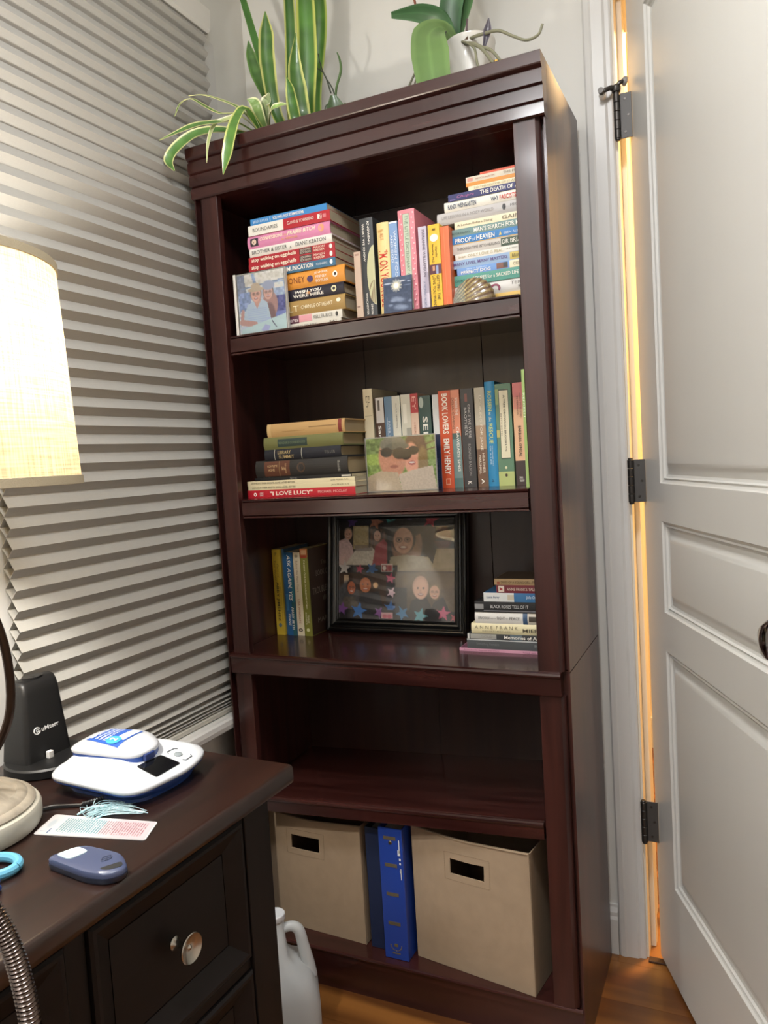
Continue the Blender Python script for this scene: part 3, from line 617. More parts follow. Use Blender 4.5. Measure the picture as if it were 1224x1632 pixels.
# ---- top shelf, right stack
G = 'books in the right stack on the top shelf'
CX1 = .7165
C = [
 (.605, 1.6645, 1.6685, '#c9502f', 'thin red-orange paperback lying on the very top of the right stack, top shelf', 0, [], []),
 (.577, 1.6542, 1.6645, '#cfc6b2', 'worn cream paperback second from the top of the right stack, top shelf', 0, [('MITCH ALBOM', .14, .40, .3, .6, '#b3786a'), ('THE FIVE', .52, .74, .3, .72, '#7a6a58')], [(.02, .1, .2, .8, '#c98a7a')]),
 (.577, 1.6472, 1.6542, '#d08a35', 'thin orange paperback third from the top of the right stack, top shelf', 0, [], []),
 (.581, 1.6392, 1.6472, '#ddd3b4', 'thin pale cream paperback directly above the navy one in the right stack', 0, [('TO THE EDITOR OF IT ALL', .08, .7, .2, .7, '#a59a72')], []),
 (.540, 1.6265, 1.6392, '#2c2f63', 'navy paperback in the right stack on the top shelf', 0, [('Chopra', .10, .29, .2, .7, '#b06a9c', 0, .3), ('THE DEATH OF A PARENT', .36, .98, .2, .78, W_, .01)], [(.02, .08, .1, .25, '#7a6aa0')]),
 (.531, 1.6081, 1.6265, '#e3dfd3', 'white hardcover with navy and red lettering in the right stack, top shelf', 1, [('RANDI WEINGARTEN', .04, .345, .22, .68, '#33425c', .02), ('WHY', .50, .58, .22, .68, '#33425c', .02), ('FASCISTS', .59, .76, .22, .68, '#c23a30', .02), ('FEAR', .78, .9, .22, .68, '#33425c', .02)], []),
 (.515, 1.5860, 1.6081, '#b9b6b4', 'silver-grey hardcover in the right stack overhanging to the left, top shelf', 1, [('LIFE LESSONS IN A NOISY WORLD', .05, .56, .42, .68, '#8d8782'), ('MIKE', .72, .8, .48, .7, '#6b6662')], []),
 (.550, 1.5730, 1.5860, '#e4d9b9', 'cream paperback below the silver hardcover in the right stack, top shelf', 0, [('A Lesson Before Dying', .035, .45, .25, .66, '#6b5f48'), ('GAINES', .56, .86, .22, .72, '#6b5f48')], []),
 (.535, 1.5591, 1.5730, '#6c8a86', 'grey-green paperback in the right stack on the top shelf', 0, [('VIKTOR FRANKL', .03, .25, .3, .55, '#43544f'), ("MAN'S SEARCH FOR MEANING", .29, .95, .2, .8, W_, .01)], []),
 (.539, 1.5432, 1.5591, '#2f77b5', 'bright blue paperback in the right stack under the grey-green one', 0, [('PROOF', .06, .24, .22, .75, W_, .015), ('of', .25, .29, .22, .6, '#cfe0ee'), ('HEAVEN', .30, .50, .22, .78, W_, .015), ('EBEN ALEXANDER', .60, .9, .35, .6, '#dbe7f0')], [(0, 1, 0, .1, '#c7a35a')]),
 (.538, 1.5260, 1.5432, '#c2bcb4', 'pale grey paperback with a dark green spine end in the right stack, top shelf', 0, [('THROUGH TIME INTO HEALING', .08, .55, .35, .66, '#55504c'), ('DR BRIAN WEISS', .58, .98, .3, .75, W_)], [(.565, 1, .06, .94, '#3f4f3c')]),
 (.548, 1.5148, 1.5260, '#dcd9d0', 'white paperback with thin gold serif lettering in the right stack, top shelf', 0, [('brian', .04, .12, .25, .7, '#a89a6a', 0, .3), ('ONLY LOVE IS REAL', .15, .56, .25, .75, '#a89a6a'), ('A STORY OF SOULMATES', .60, .95, .45, .72, '#8a8578')], []),
 (.537, 1.4991, 1.5148, '#8fa9c8', 'light blue paperback with purple lettering in the right stack, top shelf', 0, [('MANY LIVES, MANY MASTERS', .04, .63, .28, .7, '#5f4a80', .012), ('BRIAN', .68, .78, .3, .7, '#5a5230')], [(.655, .82, .1, .95, '#c9b257')]),
 (.550, 1.4858, 1.4991, '#6e97cf', 'half blue, half cream paperback with a dog picture on its spine, right stack, top shelf', 0, [('How to Raise the', .12, .36, .66, .86, '#cfe0f2'), ('PERFECT DOG', .05, .40, .12, .55, W_, .015), ('CESAR MILLAN', .66, .99, .3, .7, '#6a6248')], [(.62, 1, 0, 1, '#e3d9b8'), (.47, .60, .1, .9, '#7a5244'), (.55, .6, .2, .9, '#3b3a3a')]),
 (.537, 1.4661, 1.4858, '#4f9484', 'teal green paperback in the right stack near the bottom, top shelf', 0, [('CHURCHES', .05, .2, .35, .6, '#1f4038'), ('RECIPES for a SACRED LIFE', .25, .74, .36, .7, W_)], []),
 (.531, 1.4421, 1.4661, '#d5d2cd', 'silvery white hardcover with a dark pink curl, behind the ribbed ornament', 1, [('TERRI', .66, .82, .55, .8, '#75706c'), ('REAL', .74, .86, .2, .45, '#75706c'), ('us', .05, .17, .2, .65, '#b03550', .02)], []),
 (.529, 1.4272, 1.4421, '#d9b35c', 'mustard yellow book at the very bottom of the right stack, top shelf', 0, [], [])]
for x0, a, b, c, lab, hd, tx, bd in C:
    ar = None
    if 'curl' in lab: ar = [([(.5 + .055 * math.cos(t), .42 + .36 * math.sin(t)) for t in np.linspace(-.6, PI, 14)] + [(.5 + .032 * math.cos(t), .42 + .2 * math.sin(t)) for t in np.linspace(PI, -.6, 14)], '#86324e')]
    if 'silver-grey' in lab: ar = [(circ(.66, .55, .017, .26), '#3a3a3c')]
    if 'bright blue' in lab: ar = [([(.545, .3), (.575, .3), (.57, .5), (.56, .78), (.553, .5)], '#d9c069')]
    book('H', x0, a, b - a, CX1 - x0, .15, .05, c, lab, G, tx, bd, bool(hd), art=ar, page=PAGED if 'worn' in lab else None)
# ---- second shelf, lying stack
G = 'books in the lying stack on the second shelf'
Dk = [
 (.094, .286, 1.2064, 1.2353, '#b7935f', 'worn tan book with a torn spine, topmost of the lying stack on the second shelf', 1, [], [(.92, .965, .06, .98, '#7a2f26'), (.0, .05, 0, 1, '#c2a26e'), (.55, .9, .55, .6, '#7d5d36'), (.2, .5, .36, .4, '#a07b4a')], None, PAGED),
 (.083, .280, 1.1798, 1.2064, '#6a6a3c', 'olive green cloth hardcover with a dark label in the lying stack, second shelf', 1, [('READERS CONDENSED', .2, .54, .4, .58, '#6d7c5c')], [(.185, .56, .18, .82, '#2b3a34')], None, PAGED),
 (.083, .273, 1.1565, 1.1798, '#15161f', 'navy hardcover with gold lettering in the lying stack, second shelf', 1, [('LIBRARY', .185, .36, .55, .86, '#b09a6a', .01), ('SUMMIT', .195, .40, .12, .42, '#b09a6a', .01), ('T E L L E R', .80, .93, .35, .6, '#8d8a80')], [(.135, .142, 0, 1, '#a9a696'), (.495, .502, 0, 1, '#a9a696')], None, PAGED),
 (.057, .287, 1.1194, 1.1565, '#26231f', 'thick black leather book with brown spine labels in the lying stack, second shelf', 1, [('PLAIN', .335, .35, .2, .8, '#c8a878'), ('HOME', .15, .22, .35, .5, '#d0b080'), ('COMPLETE', .14, .25, .6, .72, '#d0b080'), ('Barber', .30, .345, .4, .6, '#d0b080'), ('BOOK & CO', .90, .925, .15, .8, '#a8a397')], [(.10, .265, .06, .94, '#5b3420'), (.268, .272, .06, .94, '#b08a58'), (.275, .385, .06, .94, '#5b3420')], [(circ(.51, .5, .045, .3), '#4a3526'), (circ(.51, .5, .03, .2), '#2b2622')], PAGED),
 (.054, .296, 1.1125, 1.1194, '#1b1a1a', 'thin black book under the leather one in the lying stack, second shelf', 0, [('NOTES', .38, .45, .2, .75, '#8d8a84')], [(.9, .99, .2, .7, '#c9c3b4')], None, None),
 (.033, .302, 1.1026, 1.1125, '#dccfa9', 'upper of the two identical thin cream paperbacks in the lying stack, second shelf', 0, 'nb', [], None, None),
 (.034, .303, 1.0925, 1.1026, '#d8cba4', 'lower of the two identical thin cream paperbacks in the lying stack, second shelf', 0, 'nb', [], None, None),
 (.032, .302, 1.0752, 1.0925, '#b8222f', 'red paperback at the bottom of the lying stack on the second shelf', 0, [('"I LOVE LUCY"', .22, .62, .25, .78, '#f3e3d3', .02), ('MICHAEL MCCLAY', .67, .93, .35, .66, '#e3b9b0'), ('GREAT', .12, .155, .5, .7, W_), ('SERIES', .12, .155, .22, .42, W_)], [], [(circ(.075, .45, .014, .24), W_), (circ(.075, .45, .007, .12), '#b8222f')], None)]
NB = [("WITHOUT THEIR BOOTS: SOME LADIES BETTER", .04, .46, .3, .68, '#5d5642'), ('JAN PEASE, R.N.', .79, .95, .3, .68, '#5d5642')]
for x0, x1, a, b, c, lab, hd, tx, bd, art, pg in Dk:
    book('H', x0, a, b - a, x1 - x0, .15 if b > 1.12 else .20, .05, c, lab, G, NB if tx == 'nb' else tx, bd, bool(hd), art=art, page=pg, rough=.6 if pg else .4)
# ---- second shelf, standing row
G = 'books standing in a row on the second shelf'
ZB = 1.0752; Y = .152
std(.2830, .0222, 1.3005, .14, Y, '#d3c6a6', 'tall cream book at the left end of the second shelf row', [('LIT', .07, .2, .3, .5, '#77705c'), ('EL', .07, .17, .55, .72, '#77705c')], [(.26, .265, .1, .9, '#a89c7e')], False, z0=ZB)
std(.3106, .0215, 1.2792, .13, Y, '#4a3328', 'brown paperback with a white picture at the spine head, second shelf row', [("Sarah's Key", .30, .80, .2, .62, W_, .01)], [(.0, .27, .1, .95, '#c9c3bc'), (.03, .14, .3, .55, '#57504a')], z0=ZB)
std(.3331, .0180, 1.2795, .13, Y, '#5d7a93', 'steel blue paperback second from the brown one, second shelf row', [('RIVER SANDS OF YESTERDAY', .26, .95, .42, .66, '#d5dee6')], [(.22, .96, .3, .33, '#d5dee6')], z0=ZB)
std(.3517, .0185, 1.2794, .13, Y, '#b9c6c6', 'pale grey-blue paperback in the second shelf row', [('RUTA SEPETYS', .08, .34, .45, .62, '#72716a')], [(.0, .5, 0, 1, '#cfccbc'), (.5, .75, 0, 1, '#a9c0cc')], z0=ZB)
std(.3724, .0220, 1.2805, .13, Y, '#c9c5b4', 'silver-white paperback with white script lettering in the second shelf row', [('Girls Like Us', .56, .95, .2, .62, '#f5f2ea', .02)], [(.35, .8, .5, 1, '#98968a'), (.1, .3, .2, .6, '#dedacb')], z0=ZB)
std(.3950, .0173, 1.2805, .13, Y, '#d9b9a3', 'blush paperback with a red square on top of the spine, second shelf row', [('HEARTLESS', .3, .62, .35, .6, '#b98a76'), ('EY', .03, .17, .25, .75, '#e6a79a')], [(0, .2, 0, 1, '#b03036')], z0=ZB)
std(.4138, .0269, 1.2738, .13, Y, '#2c4a46', 'dark green paperback with large white lettering, second shelf row', [('SERENA', .22, .80, .3, .72, '#e8e6da', .01)], [(.8, 1, 0, 1, '#203833')], False, [(circ(.07, .22, .06, .2), '#a8b2a8')], z0=ZB)
std(.4450, .0136, 1.2740, .13, Y, '#cfd0cf', 'slim paperback fading from white to navy, half behind the sunglasses photo', [('KRISTIN HANNAH', .68, .97, .3, .7, '#41557a')], [(.42, 1, 0, 1, '#1b2440')], z0=ZB)
std(.4590, .0266, 1.2803, .13, Y, '#c8502c', 'orange-red paperback with bold white lettering, second shelf row', [('BOOK LOVERS', .03, .44, .28, .76, '#f2e8d8', .02), ('EMILY HENRY', .49, .86, .28, .76, '#f2e8d8', .02)], [(.90, .965, .3, .7, '#e0a082'), (.91, .955, .36, .64, '#c8502c')], z0=ZB)
std(.4863, .0190, 1.2803, .13, Y, '#d98a6c', 'coral paperback fading to grey-teal right of the orange-red one', [('WHERE THE', .08, .26, .5, .78, W_), ('CRAWDADS SING', .38, .83, .5, .8, W_, .01), ('DELIA OWENS', .08, .40, .12, .36, '#4a3a34')], [(.47, 1, 0, 1, '#6f8785'), (.44, .5, 0, .9, '#4c5f5a'), (.9, 1, 0, 1, '#55706e')], z0=ZB)
std(.5078, .0270, 1.2800, .13, Y, '#3a393b', 'charcoal paperback in the second shelf row', [('ONCE WE WERE', .16, .50, .56, .76, '#b9b6b2'), ('BROTHERS', .19, .47, .26, .46, '#b9b6b2'), ('RONALD BALSON', .56, .88, .46, .66, '#9b9894'), ('K', .94, .97, .3, .6, W_, .02)], [(.05, .13, .35, .55, '#7a4a44')], z0=ZB)
std(.5381, .0215, 1.2799, .13, Y, '#bdb4a0', 'beige to brown paperback in the second shelf row', [('LOOKING FOR JANE', .08, .63, .4, .68, '#e9dfcd'), ('HEATHER', .66, .86, .55, .78, '#e3d5c3'), ('MARSHALL', .68, .87, .2, .42, '#e3d5c3'), ('A', .92, .97, .35, .65, W_, .02)], [(.38, .62, 0, 1, '#a58a70'), (.62, 1, 0, 1, '#6d5140')], z0=ZB)
std(.5602, .0213, 1.2900, .13, Y, '#2f86b4', 'bright blue hardcover with yellow-green lettering, second shelf row', [('ROSSEN', .09, .28, .3, .68, '#c5cf7a', .015), ('to the', .29, .38, .35, .6, '#dfe6c0'), ('RESCUE', .40, .59, .3, .68, '#c5cf7a', .015), ('THE UNFINISHED STORY', .61, .80, .5, .6, '#d0e2ea'), ('OF A LIFE', .61, .79, .3, .42, '#d0e2ea'), ('4', .93, .96, .35, .6, '#164d6c')], [], True, z0=ZB)
std(.5826, .0329, 1.2828, .13, Y, '#5f8268', 'green paperback with a cream title panel, second shelf row', [('A TREE GROWS IN BROOKLYN', .11, .66, .5, .62, '#3a3a34', .01), ('BETTY SMITH', .29, .5, .28, .38, '#6a6658')], [(.055, .735, .22, .84, '#3c4038'), (.065, .725, .25, .81, '#e2d8bb'), (.86, 1, 0, 1, '#b5bf7a'), (.05, .2, 0, .2, '#8fa26c'), (.45, .52, .0, .2, '#b9b06c')], False, [(circ(.82, .5, .014, .07), '#d9d6b0'), (circ(.895, .5, .016, .08), '#4b3d33')], z0=ZB)
std(.6191, .0240, 1.2823, .13, Y, '#e0b08c', 'paperback fading from pink through peach to dark brown, right end of the second shelf', [('WHEN WE BELIEVED', .1, .34, .56, .72, '#8a5a52'), ('IN MERMAIDS', .13, .31, .32, .46, '#8a5a52'), ("BARBARA O'NEAL", .42, .72, .36, .62, '#3a2a26', .01), ('LAKE', .915, .935, .3, .6, W_), ('UNION', .945, .965, .3, .7, W_)], [(0, .14, 0, 1, '#d57a78'), (.14, .26, 0, 1, '#dd9282'), (.76, 1, 0, 1, '#433634')], z0=ZB)
std(.6655, .0055, 1.2964, .20, .05, '#9bb56a', 'thin light green book standing against the right side of the second shelf', [('REFRESH', .2, .4, .2, .8, '#e8efd2')], [], z0=ZB)
# ---- third shelf, standing books
G = 'books standing at the left of the third shelf'
ZB = .7362; Y = .172
std(.003, .0235, .9445, .115, Y, '#c6a939', 'yellow paperback at the left end of the third shelf', [('ABBY JIMENEZ', .38, .84, .25, .62, '#3a3626', .01), ('Part of', .17, .33, .56, .75, '#6d6434', 0, .2), ('Your World', .13, .36, .2, .42, '#6d6434', 0, .2), ('#1 BESTSELLING AUTHOR', .38, .83, .78, .88, '#6d6434'), ('k', .04, .08, .35, .6, '#6d6434')], [], False, [(circ(.885, .5, .024, .2), '#5f7278')], z0=ZB)
std(.0272, .0068, .9445, .112, Y + .006, '#43627c', 'slim plain slate blue book set back beside the yellow one, third shelf', z0=ZB)
std(.0348, .0250, .9370, .115, Y, '#2b5f8e', 'blue paperback with white slanted lettering on the third shelf', [('ASK AGAIN, YES', .03, .58, .34, .78, W_, .01, .25), ('MARY BETH', .66, .93, .56, .80, W_, 0, .2), ('KEANE', .74, .88, .2, .42, W_, 0, .2)], [(.3, .6, .7, 1, '#2c6a78'), (.6, 1, .6, 1, '#2d5a60'), (.5, .7, 0, .3, '#3d78a8')], z0=ZB)
std(.0617, .0189, .9370, .115, Y, '#d8cdb2', 'cream paperback with thin brown lettering on the third shelf', [('Before We Were Yours', .1, .47, .36, .64, '#84705c'), ('LISA WINGATE', .56, .85, .36, .64, '#a5644e')], [], False, [(circ(.045, .5, .018, .24), '#a89c86'), (circ(.93, .5, .022, .3), '#3d3a36'), (circ(.93, .5, .01, .14), '#d8cdb2')], z0=ZB)
std(.0813, .0205, .9460, .115, Y, '#7c7d36', 'olive green paperback with its brown front cover showing, third shelf', [('THE BOOK CLUB', .13, .335, .42, .62, '#e6e0c2', .01), ('FOR TROUBLESOME WOMEN', .345, .69, .42, .62, '#e6e0c2', .01), ('MARIE', .76, .85, .55, .75, '#e6e0c2'), ('BOSTWICK', .73, .87, .25, .45, '#e6e0c2')], [(.0, .095, 0, 1, '#b26a3c'), (.015, .07, .15, .85, '#d9b08a'), (.08, .11, .1, .9, '#a8442c')], False, [(circ(.93, .5, .02, .22), '#cfcfa0')], z0=ZB, cover='#3c2a20', ctexts=[('The', .52, .75, .78, .83, '#8a7c6c'), ('BOOK CLUB', .30, 1.0, .66, .725, '#93867a'), ('TROUBLESOME', .12, 1.05, .46, .535, '#93867a'), ('WOMEN', .52, 1.0, .355, .42, '#93867a'), ('MARIE', .27, .80, .125, .18, '#93867a')])
# ---- third shelf, right stack
G = 'books in the right stack on the third shelf'
Gs = [
 (.573, .8765, .8886, '#a98f68', 'small tan paperback with a brown cover, topmost of the third shelf stack', 0, [('DIARY OF A YOUNG GIRL - FRANK', .1, .66, .25, .7, '#5a4330')], [(.04, .08, .2, .5, '#9a3a30')], '#4a3a2c'),
 (.577, .8602, .8765, '#6d2430', 'maroon paperback second from the top of the third shelf stack', 0, [("ANNE FRANK'S TALES FROM", .16, .72, .3, .68, '#d6c3b3'), ('P', .05, .07, .3, .7, '#6d2430')], [(.03, .115, .12, .88, '#d9cdbf'), (.05, .09, .35, .6, '#b0403c')], None),
 (.549, .8419, .8602, '#3a6c98', 'white and blue paperback third from the top of the third shelf stack', 0, [('Lucia Perry', .04, .2, .3, .66, '#3d5f80', 0, .15), ('Julie Orr', .53, .66, .3, .72, '#dfe8ef', 0, .2)], [(0, .38, 0, 1, '#d3d6d4'), (.3, .38, .2, .8, '#c2b8a4')], None),
 (.529, .8197, .8419, '#2a2a2b', 'glossy black paperback with silver waves on its spine, third shelf stack', 0, [('BLACK ROSES TELL OF IT', .18, .6, .4, .7, '#c9c9c7')], [(.0, .1, .3, .75, '#8f8f8f'), (.1, .8, .1, .2, '#77777a')], None),
 (.528, .7958, .8197, '#dcdad4', 'white hardcover with black lettering in the middle of the third shelf stack', 1, [('LINCOLN', .04, .165, .38, .62, '#3a3a3c'), ('and the', .18, .235, .42, .55, '#6a6a6c'), ('FIGHT', .25, .34, .38, .62, '#3a3a3c'), ('for', .35, .375, .42, .55, '#6a6a6c'), ('PEACE', .39, .50, .38, .62, '#3a3a3c')], [(.535, .585, .0, 1, '#3d5878'), (.585, 1, 0, 1, '#c9c2b4'), (.6, .75, .25, .7, '#4a443c')], None),
 (.519, .7742, .7958, '#e0d6ae', 'cream hardcover with widely spaced lettering in the third shelf stack', 1, [('A N N E  F R A N K', .04, .50, .5, .8, '#7b735c'), ('REMEMBERED', .12, .42, .22, .36, '#a89f80'), ('MIEP GIES', .55, .88, .28, .62, '#4a4436', .01)], [], None),
 (.510, .7631, .7742, '#3a3c3d', 'grey and black paperback with white lettering, third from the bottom of the third shelf stack', 0, [('Memories of Anne Frank', .38, .92, .18, .8, W_, .01), ('GOLD', .14, .26, .3, .7, '#85857f')], [(.03, .30, .05, .95, '#9d9c95'), (.0, .02, 0, 1, '#c9c9c5'), (.44, .56, 0, 1, '#5d6a72')], None),
 (.508, .7427, .7631, '#4b4e50', 'dark grey paperback just above the pink one in the third shelf stack', 0, [('Something Remains', .1, .33, .3, .66, '#777a7b'), ('SUE', .68, .75, .4, .62, '#9a9c9c')], [(0, 1, .86, .97, '#b5b7b6')], None),
 (.491, .7362, .7427, '#c993a8', 'large thin pink-mauve book at the bottom of the third shelf stack', 0, [('Anne Frank: Beyond the Diary', .04, .38, .25, .72, '#7d4d62'), ('Ruud van der Rol', .60, .82, .25, .72, '#7d4d62')], [], '#6a3f50')]
for x0, a, b, c, lab, hd, tx, bd, cov in Gs:
    book('H', x0, a, b - a, .7165 - x0, .165 if x0 < .5 else (.10 if x0 > .57 else .13), .113, c, lab, G, tx, bd, bool(hd), cover=cov, rough=.3 if 'glossy' in lab else .42)
# ================================================================== PHOTOS AND FRAMES
def face(cv, cx, cy, rx, ry, skin, hair='#6b5a48', hat=None, glasses=False, shade=False):
    cv.ell(cx, cy - ry * .15, rx * 1.22, ry * 1.12, hair, .12); cv.ell(cx, cy, rx, ry, skin, .12)
    if hat: cv.ell(cx, cy - ry * .62, rx * 1.7, ry * .28, hat, .1); cv.ell(cx, cy - ry * .95, rx * 1.0, ry * .55, hat, .1)
    e = '#1a1a1c' if shade else '#3a2f2a'
    for s in (-1, 1):
        cv.ell(cx + s * rx * .42, cy - ry * .08, rx * (.42 if shade else .16), ry * (.24 if shade else .09), e, .2)
        if glasses:
            cv.ell(cx + s * rx * .42, cy - ry * .06, rx * .34, ry * .2, '#40383a', .25, .55); cv.ell(cx + s * rx * .42, cy - ry * .05, rx * .25, ry * .13, skin, .2, .8); cv.ell(cx + s * rx * .42, cy - ry * .06, rx * .1, ry * .07, '#2f2725', .3)
    cv.ell(cx, cy + ry * .2, rx * .14, ry * .16, '#b98772', .5, .5)
    cv.ell(cx, cy + ry * .52, rx * .42, ry * .14, '#8e4a44', .3, .8); cv.ell(cx, cy + ry * .49, rx * .34, ry * .07, '#efe6dc', .3, .9)
# small acrylic block with two women, one in a straw hat
pa = root('framed_photo', 'small clear acrylic photo frame of two people, one in a straw hat, top shelf left', 'photo frame', (.122, .021, 1.4272))
cv = Canvas(88, 92, '#cfd6d6')
cv.rect(0, 0, 1, .26, '#e3e0c8').rect(0, .0, .16, .3, '#7f858c').poly([(.0, .1), (.14, .0), (.2, .35), (0, .4)], '#8f98a2').line(.34, 0, .40, .26, .03, '#9bb0c4').line(.1, .24, 1, .17, .012, '#8aa0b0').rect(.02, .3, .28, .62, '#98abc2')
cv.rect(.6, .2, 1, .5, '#a9bccb').rect(.78, .22, .98, .3, '#e8eef2').rect(.78, .44, 1, .72, '#5b5f8e').noise(.16, 4, 3).rect(.7, .7, 1, .86, '#7d8bb8')
cv.ell(.68, .56, .16, .22, '#b58f80', .1).ell(.66, .75, .12, .22, '#8a6d66', .2); face(cv, .65, .36, .095, .12, '#dcb49c', '#8a7d70', None, True); cv.ell(.66, .24, .13, .08, '#a9b3bb', .2)
cv.poly([(.14, .98), (.10, .70), (.20, .52), (.34, .46), (.52, .45), (.62, .52), (.68, .80), (.6, .98)], '#bfd0ea')
for k in range(7): cv.line(.2, .60 + .035 * k, .6, .60 + .035 * k, .006, '#a5b9da', .7)
cv.poly([(.32, .44), (.40, .60), (.50, .45)], '#d3a58d'); cv.line(.09, .62, .06, .78, .035, '#c79f8d').line(.06, .8, .34, .86, .05, '#c79f8d').line(.64, .82, .42, .9, .05, '#b4c4e2')
face(cv, .39, .36, .10, .13, '#e2b69c', '#9a8a78', '#c8b795', True)
cv.poly([(.02, 1), (.05, .92), (1, .74), (1, 1)], '#c5dcea').line(.70, .84, .78, .95, .01, '#6a7480').poly([(.45, .98), (.55, .88), (.66, .92), (.6, 1)], '#b2b9da')
x0, x1, z0, z1 = .0595, .1855, 1.4272, 1.5560
part('print', print_mesh(cv, lambda u, v: (x0 + .006 + (x1 - x0 - .009) * u, .0183, z1 - .003 - (z1 - z0 - .006) * v), 'print', (1.10, 1.12, 1.24)), PRINT, pa, label='colour snapshot of two smiling people at a table')
part('back_block', BX(x0, x1, .0188, .028, z0, z1, .0012), M('#b8b8b4', .25), pa)
part('clear_front', BX(x0 + .0005, x1 - .0005, .0140, .0180, z0 + .0005, z1 - .0005, .0008), PANE, pa)
part('edge_strip', BX(x0 - .0008, x0 + .0052, .0132, .0186, z0, z1, .0008), M('#d9d5ce', .3), pa, label='whitish left edge')
# sun card
su = root('photo_card', 'small square photo card of a bright sun among dark clouds, top shelf', 'photo', (.438, .016, 1.4272))
cv = Canvas(56, 64, '#2b3a55'); cv.rect(0, .45, 1, 1, '#33405a').rect(0, .0, 1, .12, '#3c4c66').noise(.05, 4, 5)
for a in np.linspace(0, 2 * PI, 13)[:-1]: cv.line(.46, .25, .46 + .19 * math.cos(a), .25 + .17 * math.sin(a), .012, '#b9b7a6', .75)
cv.ell(.46, .25, .15, .13, '#d9d3bd', .9).ell(.46, .25, .075, .065, '#fffdf2', .5).ell(.16, .17, .13, .025, '#a8b2c2', .6).ell(.66, .14, .12, .02, '#b8bcc4', .6).ell(.9, .17, .06, .02, '#8e9ab0', .6).ell(.85, .27, .14, .012, '#8895ac', .8, .6)
for x, y, r in ((.45, .62, .16), (.6, .66, .14), (.35, .66, .1), (.55, .85, .17), (.72, .88, .14), (.95, .72, .08), (.25, .78, .08)): cv.ell(x, y, r, r * .42, '#8390a8', .9, .75)
th = math.radians(5)
def SU(u, v, o=0): h = .0690 * (1 - v); return (.4085 + .0595 * u, .0126 + h * math.sin(th) - o, 1.4274 + h * math.cos(th))
part('print', print_mesh(cv, lambda u, v: SU(u, v, .0004), 'print'), PRINT, su)
bm = bmesh.new(); loft(bm, [[SU(0, 1), SU(1, 1), SU(1, 0), SU(0, 0)], [(p[0], p[1] + .003, p[2]) for p in (SU(0, 1), SU(1, 1), SU(1, 0), SU(0, 0))]]); part('card_back', bm, M('#3b4560', .5), su)
# sunglasses photo in an acrylic stand
p2 = root('framed_photo', 'clear acrylic photo frame of two people in sunglasses, second shelf', 'photo frame', (.386, .104, 1.0752))
cv = Canvas(116, 84, '#7c9a4a'); cv.rect(0, 0, 1, .28, '#5f7d3c').noise(.22, 4, 8).rect(0, .30, .3, .5, '#93b04f').rect(.75, .1, 1, .55, '#86a05a').noise(.12, 3, 2).line(.8, .2, .99, .12, .012, '#6c5a3c').line(.8, .3, .99, .24, .012, '#6c5a3c')
cv.ell(.72, .3, .16, .42, '#5a3d2a', .2).ell(.66, .42, .11, .3, '#dba184', .15).ell(.82, .5, .07, .3, '#8a7448', .3)
cv.ell(.38, .38, .20, .40, '#c48c6f', .12).ell(.40, .14, .19, .16, '#6f7263', .12).ell(.46, .18, .17, .07, '#5a5c50', .2)
for x, y, r in ((.30, .28, .085), (.49, .31, .10), (.58, .35, .08), (.69, .27, .075)): cv.ell(x, y, r, r * 1.05, '#141214', .15)
cv.line(.22, .24, .7, .26, .014, '#1b181a').ell(.66, .50, .05, .04, '#a5524c', .3).ell(.66, .49, .04, .016, '#f0e6dc', .3).ell(.40, .55, .06, .03, '#9a5a4a', .4)
cv.poly([(0, 1), (0, .72), (.2, .62), (.45, .66), (.5, 1)], '#b9a98c').poly([(.5, 1), (.46, .7), (.7, .62), (.95, .56), (1, 1)], '#c3b6a0').noise(.05, 2, 4)
x0, x1, z0, z1 = .3052, .4665, 1.0752, 1.1915
part('print', print_mesh(cv, lambda u, v: (x0 + .002 + (x1 - x0 - .004) * u, .1035, z1 - .002 - (z1 - z0 - .004) * v), 'print', (1.15, 1.15, 1.2)), PRINT, p2, label='colour snapshot of two faces in dark sunglasses')
part('clear_front', BX(x0, x1, .0996, .1032, z0, z1, .0006), PANE, p2)
part('back_sheet', BX(x0, x1, .1040, .1058, z0, z1, .0005), M('#c9c8c2', .3), p2)
bm = bmesh.new(); loft(bm, [[(x0 + .03, .106, z0), (x1 - .03, .106, z0), (x1 - .03, .1072, z0), (x0 + .03, .1072, z0)], [(x0 + .03, .106, z0 + .05), (x1 - .03, .106, z0 + .05), (x1 - .03, .1072, z0 + .05), (x0 + .03, .1072, z0 + .05)]]); part('foot', bm, M('#c9c8c2', .3), p2)
# big black frame
FX0, FX1, FY, FH = .1065, .4665, .238, .2985
lean = math.radians(8.0)
fr = root('framed_photo', 'large black picture frame holding a four-photo collage, middle of the third shelf', 'photo frame', ((FX0 + FX1) / 2, FY, .7362))
def FR(x, z, n=0.0): return (x, FY + z * math.sin(lean) - n * math.cos(lean), .7364 + z * math.cos(lean) + n * math.sin(lean) * 0 + max(0, -n) * .0)
for side in range(4):
    a = [(FX0, 0), (FX1, 0), (FX1, FH), (FX0, FH)]; p, q = a[side], a[(side + 1) % 4]; c = ((FX0 + FX1) / 2, FH / 2)
    bm = bmesh.new(); prev = None
    for ins, n in ((0, -.010), (0, .004), (.002, .007), (.005, .0085), (.0075, .0065), (.0095, .006), (.0125, .0085), (.0155, .009), (.018, .006), (.021, .0035), (.0245, .003), (.0275, .0045), (.0295, .003), (.0305, -.002), (.0305, -.010)):
        def inset(v): return (v[0] + (ins if v[0] < c[0] else -ins), v[1] + (ins if v[1] < c[1] else -ins))
        r = [bm.verts.new(FR(*inset(p), n)), bm.verts.new(FR(*inset(q), n))]
        if prev: bm.faces.new((prev[0], prev[1], r[1], r[0]))
        prev = r
    part('frame_rail', bm, M('#0f0f10', .28, coat=.3), fr)
